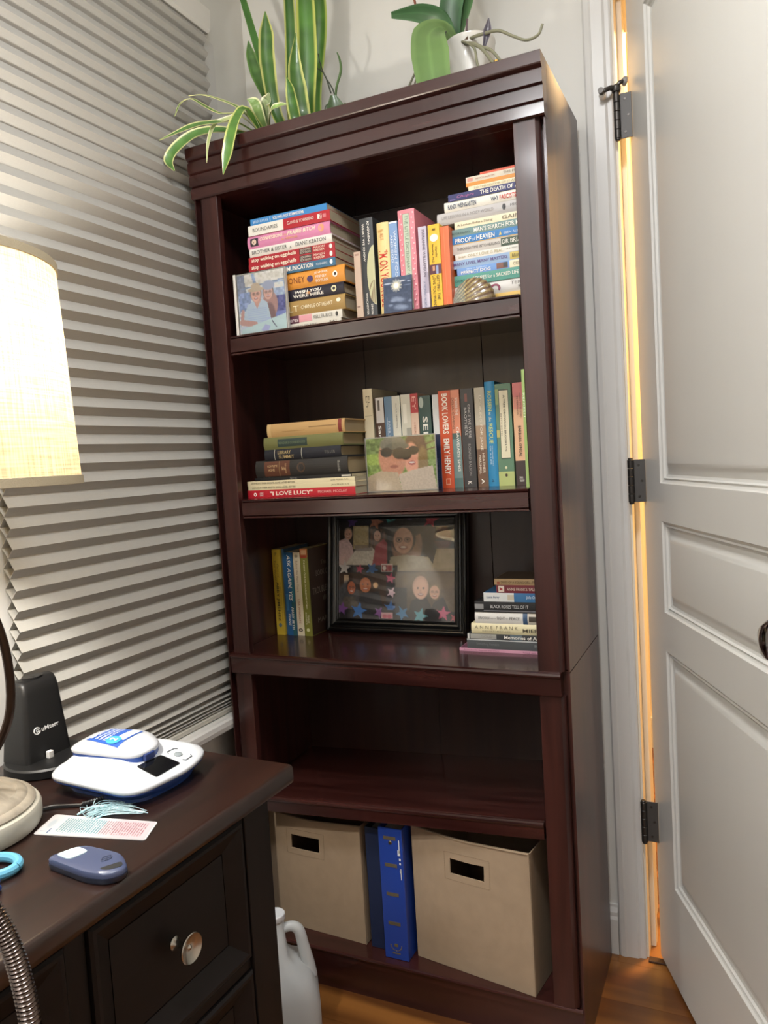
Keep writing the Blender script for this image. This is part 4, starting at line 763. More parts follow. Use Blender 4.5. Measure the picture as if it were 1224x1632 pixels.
cv = Canvas(190, 150, '#17151d'); cv.noise(.02, 3, 1)
S = cv.star
S(.33, .03, .07, '#b0735a', .3); S(.47, .06, .075, '#3f9a94', .5); S(.8, .02, .07, '#b8404f', .2); S(.12, .03, .05, '#5a3a80', .1); S(.62, .02, .05, '#5d3f78', .7)
cv.rect(.0, .10, .43, .46, '#2f211c').rect(.13, .07, .27, .30, '#b9a878').rect(.28, .1, .42, .3, '#4a2e22')
for k in range(5): cv.rect(.29 + .028 * k, .1, .30 + .028 * k, .3, '#6a4530')
cv.poly([(.0, .46), (.0, .22), (.07, .18), (.12, .26), (.14, .38), (.12, .46)], '#d9bfc2'); face(cv, .085, .15, .032, .055, '#dfb29c', '#9a8878')
cv.poly([(.05, .46), (.16, .30), (.3, .28), (.4, .44), (.36, .46)], '#d9d4cc').noise(.08, 2, 6).poly([(.30, .46), (.33, .27), (.40, .2), (.43, .24), (.43, .46)], '#a8404e'); face(cv, .345, .17, .032, .055, '#deb29e', '#2a1f1c'); cv.rect(.14, .26, .3, .32, '#7a6a64', .6)
cv.rect(.44, .09, 1, .52, '#2b2c33').ell(.60, .26, .13, .23, '#8a6553', .1).ell(.57, .10, .17, .09, '#1d1b20', .2); face(cv, .57, .22, .085, .13, '#c89a82', '#1e1a1c', None, True)
cv.poly([(.44, .52), (.46, .38), (.58, .36), (.78, .38), (.86, .52)], '#a89e84').ell(.9, .2, .07, .12, '#5a3030', .3).rect(.83, .2, 1, .23, '#1c1a1e').poly([(.80, .52), (.85, .3), (1, .3), (1, .52)], '#b9a986')
cv.rect(0, .46, .52, .54, '#1a1820'); S(.19, .50, .04, '#c24a72', .2); S(.30, .50, .06, '#3a6aa8', .5); S(.05, .49, .06, '#d9d9dc', .1); S(.47, .50, .03, '#3f8a9a', .3)
cv.rect(.0, .54, .42, .9, '#3a2418').rect(.05, .56, .09, .8, '#b9a184'); cv.ell(.09, .8, .1, .18, '#46464a', .2)
face(cv, .115, .69, .036, .065, '#a85a38', '#1a1210', None, True); face(cv, .24, .66, .05, .075, '#b06a44', '#2a1a12'); cv.ell(.33, .66, .022, .03, '#d9b080', .3).poly([(.16, .9), (.2, .74), (.36, .72), (.4, .9)], '#23232c').poly([(.0, .9), (.05, .78), (.14, .78), (.2, .9)], '#5a5248')
cv.rect(.42, .54, .5, .98, '#2c2832'); S(.46, .59, .05, '#b84a70', .2); S(.47, .73, .045, '#e3c9d2', .4); S(.46, .88, .06, '#3f72b4', .1)
cv.rect(.50, .53, 1, .92, '#5a4a3c').noise(.06, 4, 9).rect(.5, .68, .6, .9, '#2a2a30'); cv.ell(.80, .6, .25, .1, '#7a664c', .5, .6)
cv.poly([(.6, .95), (.64, .8), (.76, .76), (.84, .95)], '#26242a').poly([(.78, .95), (.82, .82), (.9, .76), (.97, .95)], '#2c2a30'); face(cv, .715, .69, .055, .10, '#e2b8a2', '#d0a892'); face(cv, .83, .72, .04, .065, '#dcb098', '#7d6a50', None, True)
cv.rect(.38, .45, .48, .53, '#e6d9d6').rect(.385, .457, .43, .523, '#8a2a38').rect(.432, .457, .475, .523, '#c06a72').ell(.407, .49, .016, .025, '#e9dede', .3).ell(.453, .49, .016, .025, '#a83a48', .3)
cv.rect(0, .9, 1, 1, '#1d1b24'); S(.03, .9, .06, '#7a4a94', .2); S(.18, .92, .075, '#3a78c0', .2); S(.36, .93, .05, '#8a5aa0', .5); S(.56, .93, .06, '#4a88b8', .8); S(.71, .95, .065, '#63a8b4', .3); S(.9, .92, .06, '#c85a80', .1); S(.99, .96, .04, '#b04a5a', .4)
cv.rect(.38, .93, .48, .99, '#dcb8bc').ell(.41, .965, .02, .02, '#d07a8a', .3).ell(.45, .965, .02, .02, '#d07a8a', .3)
part('photo_collage', print_mesh(cv, lambda u, v: FR(FX0 + .030 + (FX1 - FX0 - .06) * u, .030 + (FH - .06) * (1 - v), -.0025), 'photo_collage'), PRINT, fr, label='collage of four snapshots on a dark starry mat')
part('glass', (lambda b: loft(b, [[FR(x, z, n) for x, z in ((FX0 + .0306, .0306), (FX1 - .0306, .0306), (FX1 - .0306, FH - .0306), (FX0 + .0306, FH - .0306))] for n in (-.0018, .0)]))(bmesh.new()), PANE, fr)
part('backing_board', (lambda b: loft(b, [[FR(x, z, n) for x, z in ((FX0 + .025, .025), (FX1 - .025, .025), (FX1 - .025, FH - .025), (FX0 + .025, FH - .025))] for n in (-.0095, -.0035)]))(bmesh.new()), M('#3a3026', .8), fr)

# ---- ribbed glitter ornament
orn = root('ribbed_ornament', 'dome-shaped glittery gold and silver ribbed shell ornament, right end of the top shelf', 'ornament', (.588, .029, 1.4272))
m_, n_ = 44, 130
rings = []; cols = []
for j in range(m_ + 1):
    ph = PI / 2 * (1 - j / m_); ring = []
    for i in range(n_):
        a = 2 * PI * i / n_; x = math.cos(a) * math.cos(ph); yy = math.sin(a) * math.cos(ph); zz_ = math.sin(ph)
        q = math.atan2(zz_ + .35, x + 1.5); rib = 1 + .014 * math.cos(q * 62)
        rad = rib
        ring.append((.588 + .0415 * x * rad, .029 + .0185 * yy * rad, 1.4273 + max(0, .0465 * zz_ * rad)))
        s_ = .5 + .5 * math.cos(q * 62); t_ = (x + 1) / 2; rr = random.random()
        sil, gld, brn = np.array([.50, .52, .50]), np.array([.42, .33, .13]), np.array([.10, .05, .03])
        g = sil * max(0, 1 - 2.6 * t_) + gld * (1 - max(0, 1 - 2.6 * t_)); edge_ = np.array([.13, .16, .15]) if t_ < .35 else brn
        m_x = min(1, max(0, (t_ - .45) / .5)); wgt = s_ * (1 - .55 * m_x)
        c = g * (.35 + 1.0 * rr) * wgt + edge_ * (1 - wgt)
        cols.append(tuple(np.clip(c, 0, 1)) + (1,))
    rings.append(ring)
me = bpy.data.meshes.new('shell'); V = [p for r in rings for p in r]; F = [(j * n_ + i, j * n_ + (i + 1) % n_, (j + 1) * n_ + (i + 1) % n_, (j + 1) * n_ + i) for j in range(m_) for i in range(n_)] + [tuple(range(n_ * m_, n_ * m_ + n_))]
me.from_pydata(V, [], F); at = me.color_attributes.new('Col', 'FLOAT_COLOR', 'POINT'); at.data.foreach_set('color', np.array(cols, np.float32).ravel())
part('shell', me, m_mix_attr('glitter', .3, .5), orn, sm=60)
part('base_plate', (lambda b: loft(b, [[(.588 + .040 * math.cos(a), .029 + .0175 * math.sin(a), z) for a in np.linspace(0, 2 * PI, 33)[:-1]] for z in (1.42725, 1.4290)]))(bmesh.new()), M('#2e211a', .5), orn)

# ================================================================== BINS, BINDERS, JUG
def bin_(label, X0, Y0, X1, Y1, H, slot, depth=.265, slump=0.0):
    """front-left and front-right corners on the deck"""
    v = Vector((X1 - X0, Y1 - Y0, 0)); L = v.length; ang = math.atan2(v.y, v.x)
    r = root('storage_bin', label, 'storage bin', (X0, Y0, .0855), (0, 0, ang), 'fabric bins on the bottom shelf')
    t = .003; s0, s1, z0, z1 = slot
    nx, nz = 30, 26
    def bul(x, z): return -.004 * math.sin(PI * x / L) * math.sin(PI * min(z / H, 1)) + .0012 * math.sin(31 * x + 9 * z) * (z / H) ** 2
    def top(x): return H - slump * math.sin(PI * x / L) - .004 * (1 - abs(2 * x / L - 1)) 
    xs = sorted(set([L * k / nx for k in range(nx + 1)] + [s0, s1])); zs = sorted(set([k / nz for k in range(nz + 1)] + [z0 / H, z1 / H]))
    bm = bmesh.new(); g = {}
    for off in (0, t):
        for i, x in enumerate(xs):
            for j, q in enumerate(zs):
                z = q * top(x) if q * H > z1 else q * H * (1 if q * H < z0 else 1)
                g[(off, i, j)] = bm.verts.new((x, bul(x, z) + off, z))
    hole = lambda i, j: xs[i] >= s0 - 1e-6 and xs[i + 1] <= s1 + 1e-6 and zs[j] * H >= z0 - 1e-6 and zs[j + 1] * H <= z1 + 1e-6
    I, J = len(xs) - 1, len(zs) - 1
    for i in range(I):
        for j in range(J):
            if hole(i, j): continue
            for off in (0, t): bm.faces.new((g[(off, i, j)], g[(off, i + 1, j)], g[(off, i + 1, j + 1)], g[(off, i, j + 1)]))
    bm.edges.ensure_lookup_table()
    be = [e for e in bm.edges if e.is_boundary]; inv = {v: k for k, v in g.items()}
    for e in be:
        a, b = e.verts; ka, kb = inv[a], inv[b]
        if ka[0] == 0 and kb[0] == 0: bm.faces.new((a, b, g[(t,) + kb[1:]], g[(t,) + ka[1:]]))
    part('front_panel', bm, CANVAS, r, world=False, sm=40)
    for x in (0, L - t):
        bm = bmesh.new(); box(bm, x, x + t, .0035, depth, 0.0, H - .002, .0006, 1); part('side_panel', bm, CANVAS, r, world=False)
    bm = bmesh.new(); box(bm, t, L - t, depth - t, depth, 0, H - .003, .0006, 1); part('back_panel', bm, CANVAS, r, world=False)
    bm = bmesh.new(); box(bm, t, L - t, .004, depth - t, .0, .004); part('bottom_panel', bm, CANVAS, r, world=False)
    bm = bmesh.new(); m = .0125
    def stitch(a, b):
        a, b = Vector(a), Vector(b); n = int((b - a).length / .0045)
        for k in range(n):
            p, q = a.lerp(b, (k + .15) / n), a.lerp(b, (k + .75) / n)
            P, Q = (p.x, bul(p.x, p.y) - .0005, p.y), (q.x, bul(q.x, q.y) - .0005, q.y)
            tube(bm, [P, Q], .0004, 4)
    for m in (.0125, .0155): 
        cs = [(s0 - m, z0 - m), (s1 + m, z0 - m), (s1 + m, z1 + m), (s0 - m, z1 + m)]
        if m == .0125:
            for k in range(4): stitch(cs[k], cs[(k + 1) % 4])
    part('stitching', bm, M('#8a765e', .8), r, world=False)
    bm = bmesh.new(); pts = [(x, bul(x, top(x)) - .0006, top(x) - .0015) for x in xs]; tube(bm, pts, .0021, 6); part('top_hem', bm, CANVAS, r, world=False, sm=True)
    bm = bmesh.new(); pts = [(L - .001, bul(L, z) - .0006, z) for z in np.linspace(.001, H - .002, 14)]; tube(bm, pts, .0016, 6); part('corner_piping', bm, CANVAS, r, world=False, sm=True)
    return r
bin_('left tan fabric storage bin with a cut-out handle, bottom shelf', .019, .0585, .2625, .0465, .268, (.062, .137, .188, .220), .20, .004)
bin_('right tan fabric storage bin standing askew, bottom shelf', .383, .0500, .6465, .0105, .289, (.092, .168, .207, .239), .24, .004)
def binder(label, X0, w, Y, z1, col, spine=True):
    r = root('binder', label, 'binder', (X0, Y, .0855), (0, 0, 0), 'ring binders on the bottom shelf')
    h = z1 - .0855; d = .25; m = M(col, .35, coat=.15)
    part('spine', BX(0, w, 0, .0028, 0, h, .001), m, r, world=False)
    for x in (0, w - .0028): part('board', BX(x, x + .0028, .002, d, 0, h, .001), m, r, world=False)
    part('paper_block', BX(.006, w - .006, .02, d - .015, .006, h - .01), M('#c9c5ba', .8), r, world=False)
    return r, h
r, h = binder('dark navy ring binder next to the left fabric bin', .2755, .0395, .045, .356, '#1c2745')
r, h = binder('bright royal blue ring binder with worn gold bands on its spine', .3185, .0545, .0235, .3725, '#223f94')
for z in (.262, .203, .139, .075):
    part('gold_band', BX(.012, .040, -.0006, .0002, z, z + .0075), M('#5a5140', .5), r, world=False)
bm = bmesh.new(); lathe(bm, [(.0042, -.0007), (.0035, -.0012), (0, -.0012)], 14, (.027, 0, .256), 'Y'); part('rivet', bm, M('#8a7a50', .35, .9), r, world=False)
bm = bmesh.new()
for a in range(11): lathe(bm, [(.0016, -.0002), (.0012, -.0007), (0, -.0007)], 6, (.027 + .0125 * math.cos(PI + PI * a / 10), 0, .030 + .011 * math.sin(PI + PI * a / 10)), 'Y')
box(bm, .023, .031, -.0007, .0001, .028, .034); box(bm, .018, .036, -.0007, .0001, .012, .0145)
part('gold_emblem', bm, M('#6a5c3c', .5), r, world=False)
bm = bmesh.new()
for x, z, a, b in ((.046, .236, .003, .006), (.0475, .222, .002, .0025), (.0475, .213, .0018, .0022), (.048, .196, .002, .003), (.047, .25, .001, .014), (.0485, .19, .0008, .012)): box(bm, x - a, x + a, -.0005, .0001, z - b, z + b)
part('scuff', bm, M('#c9cdd6', .6), r, world=False, label='white scuffs on the spine edge')
# milk jug on the floor
jm = bpy.data.materials.new('milky_plastic'); jm.use_nodes = True; nt = jm.node_tree; b = nt.nodes['Principled BSDF']
b.inputs['Base Color'].default_value = lin('#d8dbdc'); b.inputs['Roughness'].default_value = .35
tb = nt.nodes.new('ShaderNodeBsdfTranslucent'); tb.inputs[0].default_value = lin('#e3e6e6'); mx = nt.nodes.new('ShaderNodeMixShader'); mx.inputs[0].default_value = .4
nt.links.new(b.outputs[0], mx.inputs[1]); nt.links.new(tb.outputs[0], mx.inputs[2]); nt.links.new(mx.outputs[0], nt.nodes['Material Output'].inputs[0])
jg = root('plastic_jug', 'translucent white plastic jug with moulded handle on the floor by the desk', 'jug', (.1615, -.147, 0), (0, 0, math.radians(34)))
def jring(x0, x1, yh, z, r): return rquad([(x0, -yh), (x1, -yh), (x1, yh), (x0, yh)], r, z, 6)
bm = bmesh.new()
loft(bm, [jring(-.068, .070, .066, .0, .03), jring(-.074, .077, .072, .008, .036), jring(-.075, .0785, .074, .03, .036), jring(-.075, .0785, .074, .075, .036), jring(-.074, .075, .073, .10, .036), jring(-.072, .069, .070, .120, .036), jring(-.068, .058, .060, .137, .034), jring(-.062, .036, .046, .151, .026), jring(-.055, .0215, .036, .166, .02), jring(-.042, .0185, .028, .190, .018), jring(-.028, .018, .022, .210, .017), jring(-.0175, .0175, .0175, .222, .017), jring(-.0175, .0175, .0175, .238, .017)])
part('body', bm, jm, jg, world=False, sm=50)
bm = bmesh.new(); P = spline([(.005, 0, .211), (.022, 0, .2175), (.036, 0, .2165), (.0465, 0, .205), (.053, 0, .172), (.060, 0, .138), (.064, 0, .110)], 24)
tube(bm, P, [.0088 + .0045 * (k / 24) for k in range(25)], 12); part('handle', bm, jm, jg, world=False, sm=60)
bm = bmesh.new(); lathe(bm, [(.0195, .2375), (.0205, .239), (.0205, .2485), (.019, .250), (0, .250)], 24); part('cap', bm, M('#d3d6da', .45), jg, world=False, sm=True)
# ================================================================== LAMP
LX, LY = .16, -.79
lp = root('table_lamp', 'table lamp with a glowing linen drum shade and weathered wood base on the desk', 'lamp', (LX, LY, .7203))
bm = bmesh.new(); lathe(bm, [(.090, .7203), (.0945, .7225), (.0965, .728), (.0965, .742), (.0945, .7465), (.088, .749)], 48, (LX, LY, 0)); part('base', bm, M('#a9a598', .5, bump=.2, bscale=120), lp, sm=True, label='cream painted base rim')
bm = bmesh.new(); lathe(bm, [(.0895, .7485), (.0905, .7505), (.0885, .754), (.084, .7565), (.0815, .7565), (.080, .7585), (.076, .7615), (.070, .763), (.0685, .7615), (.066, .7615), (.058, .7655), (.040, .7685), (.022, .770), (.014, .774), (.010, .782), (0, .783)], 48, (LX, LY, 0)); part('base_top', bm, wood('weathered_wood', '#6f675a', '#a39a8a', 'X', .7, .7, 0), lp, sm=40, label='weathered grey wood turned top')
BRZ = M('#3a2a20', .35, .85)
bm = bmesh.new(); lathe(bm, [(.007, .776), (.007, 1.17), (.012, 1.175), (.012, 1.185), (.006, 1.19), (.006, 1.20)], 16, (LX, LY, 0)); part('stem', bm, BRZ, lp, sm=True)
for k in range(4):
    a = PI / 4 + k * PI / 2
    P = spline([(LX + r * math.cos(a), LY + r * math.sin(a), z) for r, z in ((.010, .785), (.045, .81), (.070, .86), (.0725, .93), (.060, .99), (.035, 1.05), (.014, 1.11), (.008, 1.15))], 30)
    bm = bmesh.new(); tube(bm, P, .0055, 10); part('curved_arm', bm, BRZ, lp, sm=True)
bm = bmesh.new(); lathe(bm, [(.014, 1.187), (.016, 1.19), (.016, 1.218), (.013, 1.222)], 20, (LX, LY, 0)); part('socket', bm, M('#b9a878', .3, .9), lp, sm=True)
bulb = bpy.data.materials.new('lit_bulb'); bulb.use_nodes = True; b = bulb.node_tree.nodes['Principled BSDF']; b.inputs['Base Color'].default_value = (1, 1, 1, 1); setin(b, 'Emission Color', (1, .86, .62, 1)); setin(b, 'Emission Strength', 12.0)
bm = bmesh.new(); lathe(bm, [(.0125, 1.219), (.0135, 1.228)], 20, (LX, LY, 0), cap=False); part('bulb_collar', bm, M('#e6e2d6', .4), lp, sm=True)
# shade: thin double-walled drum
R0, R1, ZS0, ZS1 = .176, .1665, 1.140, 1.398
bm = bmesh.new(); n = 72
rings = [[(LX + r * math.cos(2 * PI * k / n), LY + r * math.sin(2 * PI * k / n), z) for k in range(n)] for r, z in [(R0 + (R1 - R0) * i / 10, ZS0 + (ZS1 - ZS0) * i / 10) for i in range(11)]]
loft(bm, rings, cap=False)
sh = part('lamp_shade', bm, LINEN, lp, world=True, sm=60)
for rr, z, nm in ((R0, ZS0, 'shade_trim'), (R1, ZS1, 'shade_trim')):
    bm = bmesh.new(); lathe(bm, [(rr + .0008, z - .0035), (rr + .0022, z - .003), (rr + .0020, z + .007), (rr + .0006, z + .0075), (rr - .0012, z + .007), (rr - .0014, z - .003), (rr + .0008, z - .0035)], 72, (LX, LY, 0), cap=False); part(nm, bm, M('#b3a88e', .8, bump=.6, bscale=700), lp, sm=60)
bm = bmesh.new()
for k in range(3):
    a = k * 2 * PI / 3 + .4; tube(bm, [(LX + .012 * math.cos(a), LY + .012 * math.sin(a), 1.205), (LX + (R0 - .004) * math.cos(a), LY + (R0 - .004) * math.sin(a), 1.146)], .0016, 6)
part('shade_spider', bm, BRZ, lp)

# ================================================================== DESK OBJECTS
DZ0 = .7203
BLK = M('#111112', .45)
# charging stand
cs_ = root('charging_stand', 'black phone charging stand with a round foot at the back of the desk', 'charger', (.088, -.586, DZ0))
bm = bmesh.new(); lathe(bm, [(.060, DZ0), (.0625, DZ0 + .0015), (.0625, DZ0 + .012), (.060, DZ0 + .0145), (.052, DZ0 + .0148), (0, DZ0 + .0148)], 56, (.088, -.586, 0)); part('foot', bm, BLK, cs_, sm=40)
def TW(y, z, x): return (x, y, z)
bm = bmesh.new(); rings = []
for z, xf, xb, y0, y1 in ((.7351, .0945, .040, -.630, -.548), (.76, .0905, .040, -.6265, -.548), (.80, .0840, .039, -.6195, -.548), (.83, .0790, .038, -.6135, -.5475), (.841, .0755, .0385, -.611, -.547), (.8465, .070, .041, -.6085, -.546), (.8482, .062, .046, -.606, -.545)):
    rings.append([(x, y, z) for x, y, _ in rquad([(xb, y0), (xf, y0), (xf, y1), (xb, y1)], .008, z, 4)])
loft(bm, rings); part('tower', bm, BLK, cs_, sm=40)
def onf(y, z, o=.0004):
    return (float(np.interp(z, (.7351, .76, .80, .83, .842), (.0945, .0905, .0840, .0790, .0755))) + o, y, z)
bm = bmesh.new(); put_text(bm, 'uMterr', lambda a, q: onf(-.5955 + .0315 * a, .7740 + .0065 * q), .02)
V_ = [onf(-.6035 + .0052 * math.cos(a), .7772 + .0046 * math.sin(a), .0005) for a in np.linspace(.5, 2 * PI - .1, 22)]; tube(bm, V_, .0009, 5); V_ = [onf(-.6030 + .002 * math.cos(a), .7772 + .0019 * math.sin(a), .0005) for a in np.linspace(0, 2 * PI, 14)]; tube(bm, V_, .0006, 5)
part('logo_lettering', bm, M('#eceded', .4), cs_)
part('connector', (lambda b: box(b, .0955, .1025, -.5985, -.5895, .7348, .7455, .0012) and b)(bmesh.new()), M('#e6e6e4', .35), cs_, label='white connector plug')
bm = bmesh.new(); loft(bm, [[(.056 + .012 * math.cos(a), -.577 + .017 * math.sin(a), z) for a in np.linspace(0, 2 * PI, 25)[:-1]] for z in (.8478, .8500)]); lathe(bm, [(.004, .8500), (.004, .8503), (0, .8503)], 10, (.056, -.577, 0)); part('watch_pad', bm, M('#141416', .3), cs_, sm=40)
# blood testing / medical meter
mt = root('medical_monitor', 'white and blue tabletop medical monitor with a dark screen and sticker on its lid', 'medical device', (.245, -.59, DZ0))
WP = M('#bcbfc3', .3, coat=.3); BP = M('#23407f', .35, coat=.2)
rim = [(.163, -.664), (.335, -.676), (.350, -.575), (.322, -.507), (.165, -.520)]
base = [(.183, -.648), (.322, -.657), (.333, -.575), (.310, -.523), (.180, -.535)]
bm = bmesh.new(); loft(bm, [rquad(base, .03, DZ0, 6), rquad(base, .032, DZ0 + .004, 6), scale_ring(rquad(rim, .035, DZ0, 6), (.25, -.59), .985, DZ0 + .0165), scale_ring(rquad(rim, .035, DZ0, 6), (.25, -.59), .985, DZ0 + .019)]); part('blue_base', bm, BP, mt, sm=50, label='dark blue underside')
def inside(poly, x, y):
    """distances from each edge of the (counter-clockwise) outline"""
    out = []
    for (x0, y0), (x1, y1) in zip(poly, poly[1:] + poly[:1]):
        ex, ey = x1 - x0, y1 - y0; L_ = math.hypot(ex, ey); out.append((ex * (y - y0) - ey * (x - x0)) / L_)
    return out
def sst(t): t = min(max(t, 0), 1); return t * t * (3 - 2 * t)
def hump(x, y):
    d = inside(rim, x, y)
    return .7445 + .0195 * min(sst(d[0] / .045), max(0, min(1, (.346 - x) / .078)), sst(d[3] / .04), sst(d[4] / .03), sst((d[2] + .006) / .055))
bm = bmesh.new()
cen = (.248, -.592)
r_ = [scale_ring(rquad(rim, .035, DZ0, 8), cen, .985, .7385), rquad(rim, .035, .7405, 8), rquad(rim, .035, .7430, 8), scale_ring(rquad(rim, .035, DZ0, 8), cen, .99, .7446)]
for sc in (.95, .9, .85, .8, .74, .68, .62, .55, .45, .3): r_.append([(x, y, hump(x, y)) for x, y, _ in scale_ring(rquad(rim, .035, DZ0, 8), cen, sc, 0)])
loft(bm, r_); part('white_shell', bm, WP, mt, sm=60)
lo = [(.175, -.634), (.296, -.626), (.299, -.578), (.251, -.543), (.167, -.562)]; lcen = (.238, -.590)
bm = bmesh.new(); loft(bm, [scale_ring(rquad(lo, .024, 0, 7), lcen, .96, .7555), scale_ring(rquad(lo, .024, 0, 7), lcen, .975, .7665)]); part('blue_band', bm, M('#2c4f9c', .35), mt, sm=50, label='blue band under the lid')
LZ = ((0, .7815), (.4, .7805), (.6, .7793), (.75, .7775), (.88, .7745), (.96, .7715), (1.0, .7690))
bm = bmesh.new(); loft(bm, [scale_ring(rquad(lo, .024, 0, 7), lcen, .985, .7655)] + [scale_ring(rquad(lo, .024, 0, 7), lcen, s_, z_) for s_, z_ in LZ[::-1][:-1]]); part('lid', bm, WP, mt, sm=60)
def lidz(x, y):
    best = 0
    for (x0, y0), (x1, y1) in zip(lo, lo[1:] + lo[:1]):
        ex, ey = x1 - x0, y1 - y0; L_ = math.hypot(ex, ey); num = -(ex * (y - lcen[1]) - ey * (x - lcen[0])) / L_; den = (ex * (lcen[1] - y0) - ey * (lcen[0] - x0)) / L_
        best = max(best, num / den)
    return float(np.interp(best, [q[0] for q in LZ], [q[1] for q in LZ]))
part('lid_latch', BX(.2945, .3005, -.612, -.594, .7585, .7675, .001), M('#1c2f63', .35), mt)
SC4 = [(.197, -.615), (.260, -.621), (.256, -.566), (.199, -.566)]
def STK(a, b, o=0.0):
    p = [SC4[0][i] * (1 - a) * (1 - b) + SC4[1][i] * a * (1 - b) + SC4[2][i] * a * b + SC4[3][i] * (1 - a) * b for i in (0, 1)]
    return (p[0], p[1], lidz(*p) + .0006 + o)
def patch(bm, a0, a1, b0, b1, o, n=6):
    g = [[bm.verts.new(STK(a0 + (a1 - a0) * i / n, b0 + (b1 - b0) * j / n, o)) for j in range(n + 1)] for i in range(n + 1)]
    for i in range(n):
        for j in range(n): bm.faces.new((g[i][j], g[i + 1][j], g[i + 1][j + 1], g[i][j + 1]))
    return bm
part('sticker', patch(bmesh.new(), 0, 1, 0, 1, 0), M('#2d55a6', .4), mt, label='blue and white sticker on the lid')
part('sticker_white', patch(bmesh.new(), .70, .95, .30, .97, .0004), M('#e4e8ee', .45), mt)
def stxt(s, a0, a1, b0, b1, o=.0010): put_text(bm, s, lambda p, q: STK(a0 + (a1 - a0) * (1 - q), b0 + (b1 - b0) * p, o), .01)
bm = bmesh.new(); bm.faces.new([bm.verts.new(STK(.70 + .2 * math.cos(t), .22 + .19 * math.sin(t), .0008)) for t in np.linspace(0, 2 * PI, 25)[:-1]]); part('sticker_disc', bm, M('#3f9ad2', .4), mt)
bm = bmesh.new()
for a0, a1, s_ in ((.06, .14, 'IMPORTANT'), (.22, .29, 'OPEN THE LID ONLY'), (.34, .41, 'WHEN THE SCREEN'), (.46, .53, 'TELLS YOU TO')): stxt(s_, a0, a1, .08, .9)
put_text(bm, '2', lambda p, q: STK(.60 + .2 * (1 - q), .16 + .12 * p, .0013), .02)
part('sticker_lettering', bm, M('#e9eef4', .45), mt)
def PN(x, y, o=0.0): return (x, y, .7448 + .25 * (.345 - x) + o)
bm = bmesh.new(); scr = [(.297, -.627), (.3325, -.630), (.3325, -.582), (.300, -.583)]
loft(bm, [[PN(x, y, -.003) for x, y, _ in rquad(scr, .003, 0, 3)], [PN(x, y, .0010) for x, y, _ in rquad(scr, .003, 0, 3)], [PN(x, y, .0012) for x, y, _ in scale_ring(rquad(scr, .003, 0, 3), (.316, -.605), .95)]]); part('screen', bm, M('#0e0f11', .08, coat=.5), mt)
bm = bmesh.new(); loft(bm, [[PN(.3155 + .0052 * s_ * math.cos(t), -.566 + .006 * s_ * math.sin(t), o) for t in np.linspace(0, 2 * PI, 21)[:-1]] for s_, o in ((1, -.002), (1, .0014), (.8, .0020))]); part('button', bm, M('#7d8588', .4), mt, sm=50)
bm = bmesh.new()
for s_ in (-1, 1): tube(bm, [PN(.3165 + s_ * .012, -.573, .0008), PN(.3165 + s_ * .016, -.571, .0008), PN(.3165 + s_ * .015, -.557, .0008), PN(.3165 + s_ * .011, -.555, .0008)], .0006, 5)
part('button_mark', bm, M('#4f5558', .5), mt)
# bookmark card and tassel
bk = root('bookmark', 'white printed bookmark with a fuzzy pale blue tassel lying on the desk', 'bookmark', (.32, -.72, DZ0))
cnr = [(.2535, -.7595), (.2370, -.7110), (.381, -.686), (.3985, -.7275)]
def BK(a, b, o=0.0):
    p = (Vector(cnr[0]) * (1 - b) + Vector(cnr[1]) * b) * (1 - a) + (Vector(cnr[3]) * (1 - b) + Vector(cnr[2]) * b) * a
    return (p.x, p.y, DZ0 + .0004 + o)
bm = bmesh.new(); o_ = rquad(cnr[::-1], .004, 0, 4); loft(bm, [[(x, y, DZ0 + .0002) for x, y, _ in o_], [(x, y, DZ0 + .0012) for x, y, _ in o_]]); part('card', bm, M('#b5b2b1', .45), bk)
cv = Canvas(170, 50, '#e8e5e4'); rs = np.random.RandomState(4)
for x in range(170):
    a = x / 170; c = np.array([.88, .93, .94]) * max(0, 1 - abs(a - .4) / .3) + np.array([.92, .8, .82]) * max(0, 1 - abs(a - .85) / .35) + np.array([.91, .9, .9]) * max(0, 1 - abs(a - .1) / .3); wt = max(0, 1 - abs(a - .4) / .3) + max(0, 1 - abs(a - .85) / .35) + max(0, 1 - abs(a - .1) / .3); cv.a[:, x] = c / max(wt, 1e-3)
for k in range(13):
    for j, a in enumerate(np.arange(.16, .95, .0235)):
        if rs.rand() < .93: cv.rect(a, .12, a + .010, .88 - rs.rand() * .12, '#2f7a88' if a < .55 else '#905a62', .10)
for a in np.arange(.16, .95, .0235): 
    for s in np.arange(.12, .86, .05):
        if rs.rand() < .2: cv.rect(a, s, a + .012, s + .03, '#e4e2e2', .8)
cv.ell(.06, .45, .03, .22, '#c9d3da', .6).line(.04, .85, .10, .85, .018, '#456a9a').line(.10, .7, .1, .95, .008, '#456a9a')
part('card_print', print_mesh(cv, lambda u, v: BK(.015 + .97 * u, .03 + .94 * (1 - v), .0010), 'card_print', .77), PRINTM, bk, label='lines of tiny print on a pale blue and pink ground')
bm = bmesh.new(); rs = np.random.RandomState(11)
for k in range(70):
    s = Vector((.286 + .02 * rs.randn() * .3, -.700 + .004 * rs.randn(), DZ0 + .002)); e = Vector((.30 + .022 * rs.randn() * .8, -.668 + .008 * rs.randn(), DZ0 + .001 + .003 * rs.rand()))
    if k % 6 == 0: e = Vector((.343 + .006 * rs.randn(), -.671 + .003 * rs.randn(), DZ0 + .002))
    m_ = (s + e) / 2 + Vector((.007 * rs.randn(), .006 * rs.randn(), .005 * rs.rand() + .002))
    tube(bm, spline([s, m_, e], 8), .00035, 3)
part('tassel', bm, M('#b5d3d9', .8), bk, label='frayed pale blue thread tassel', kind='stuff')
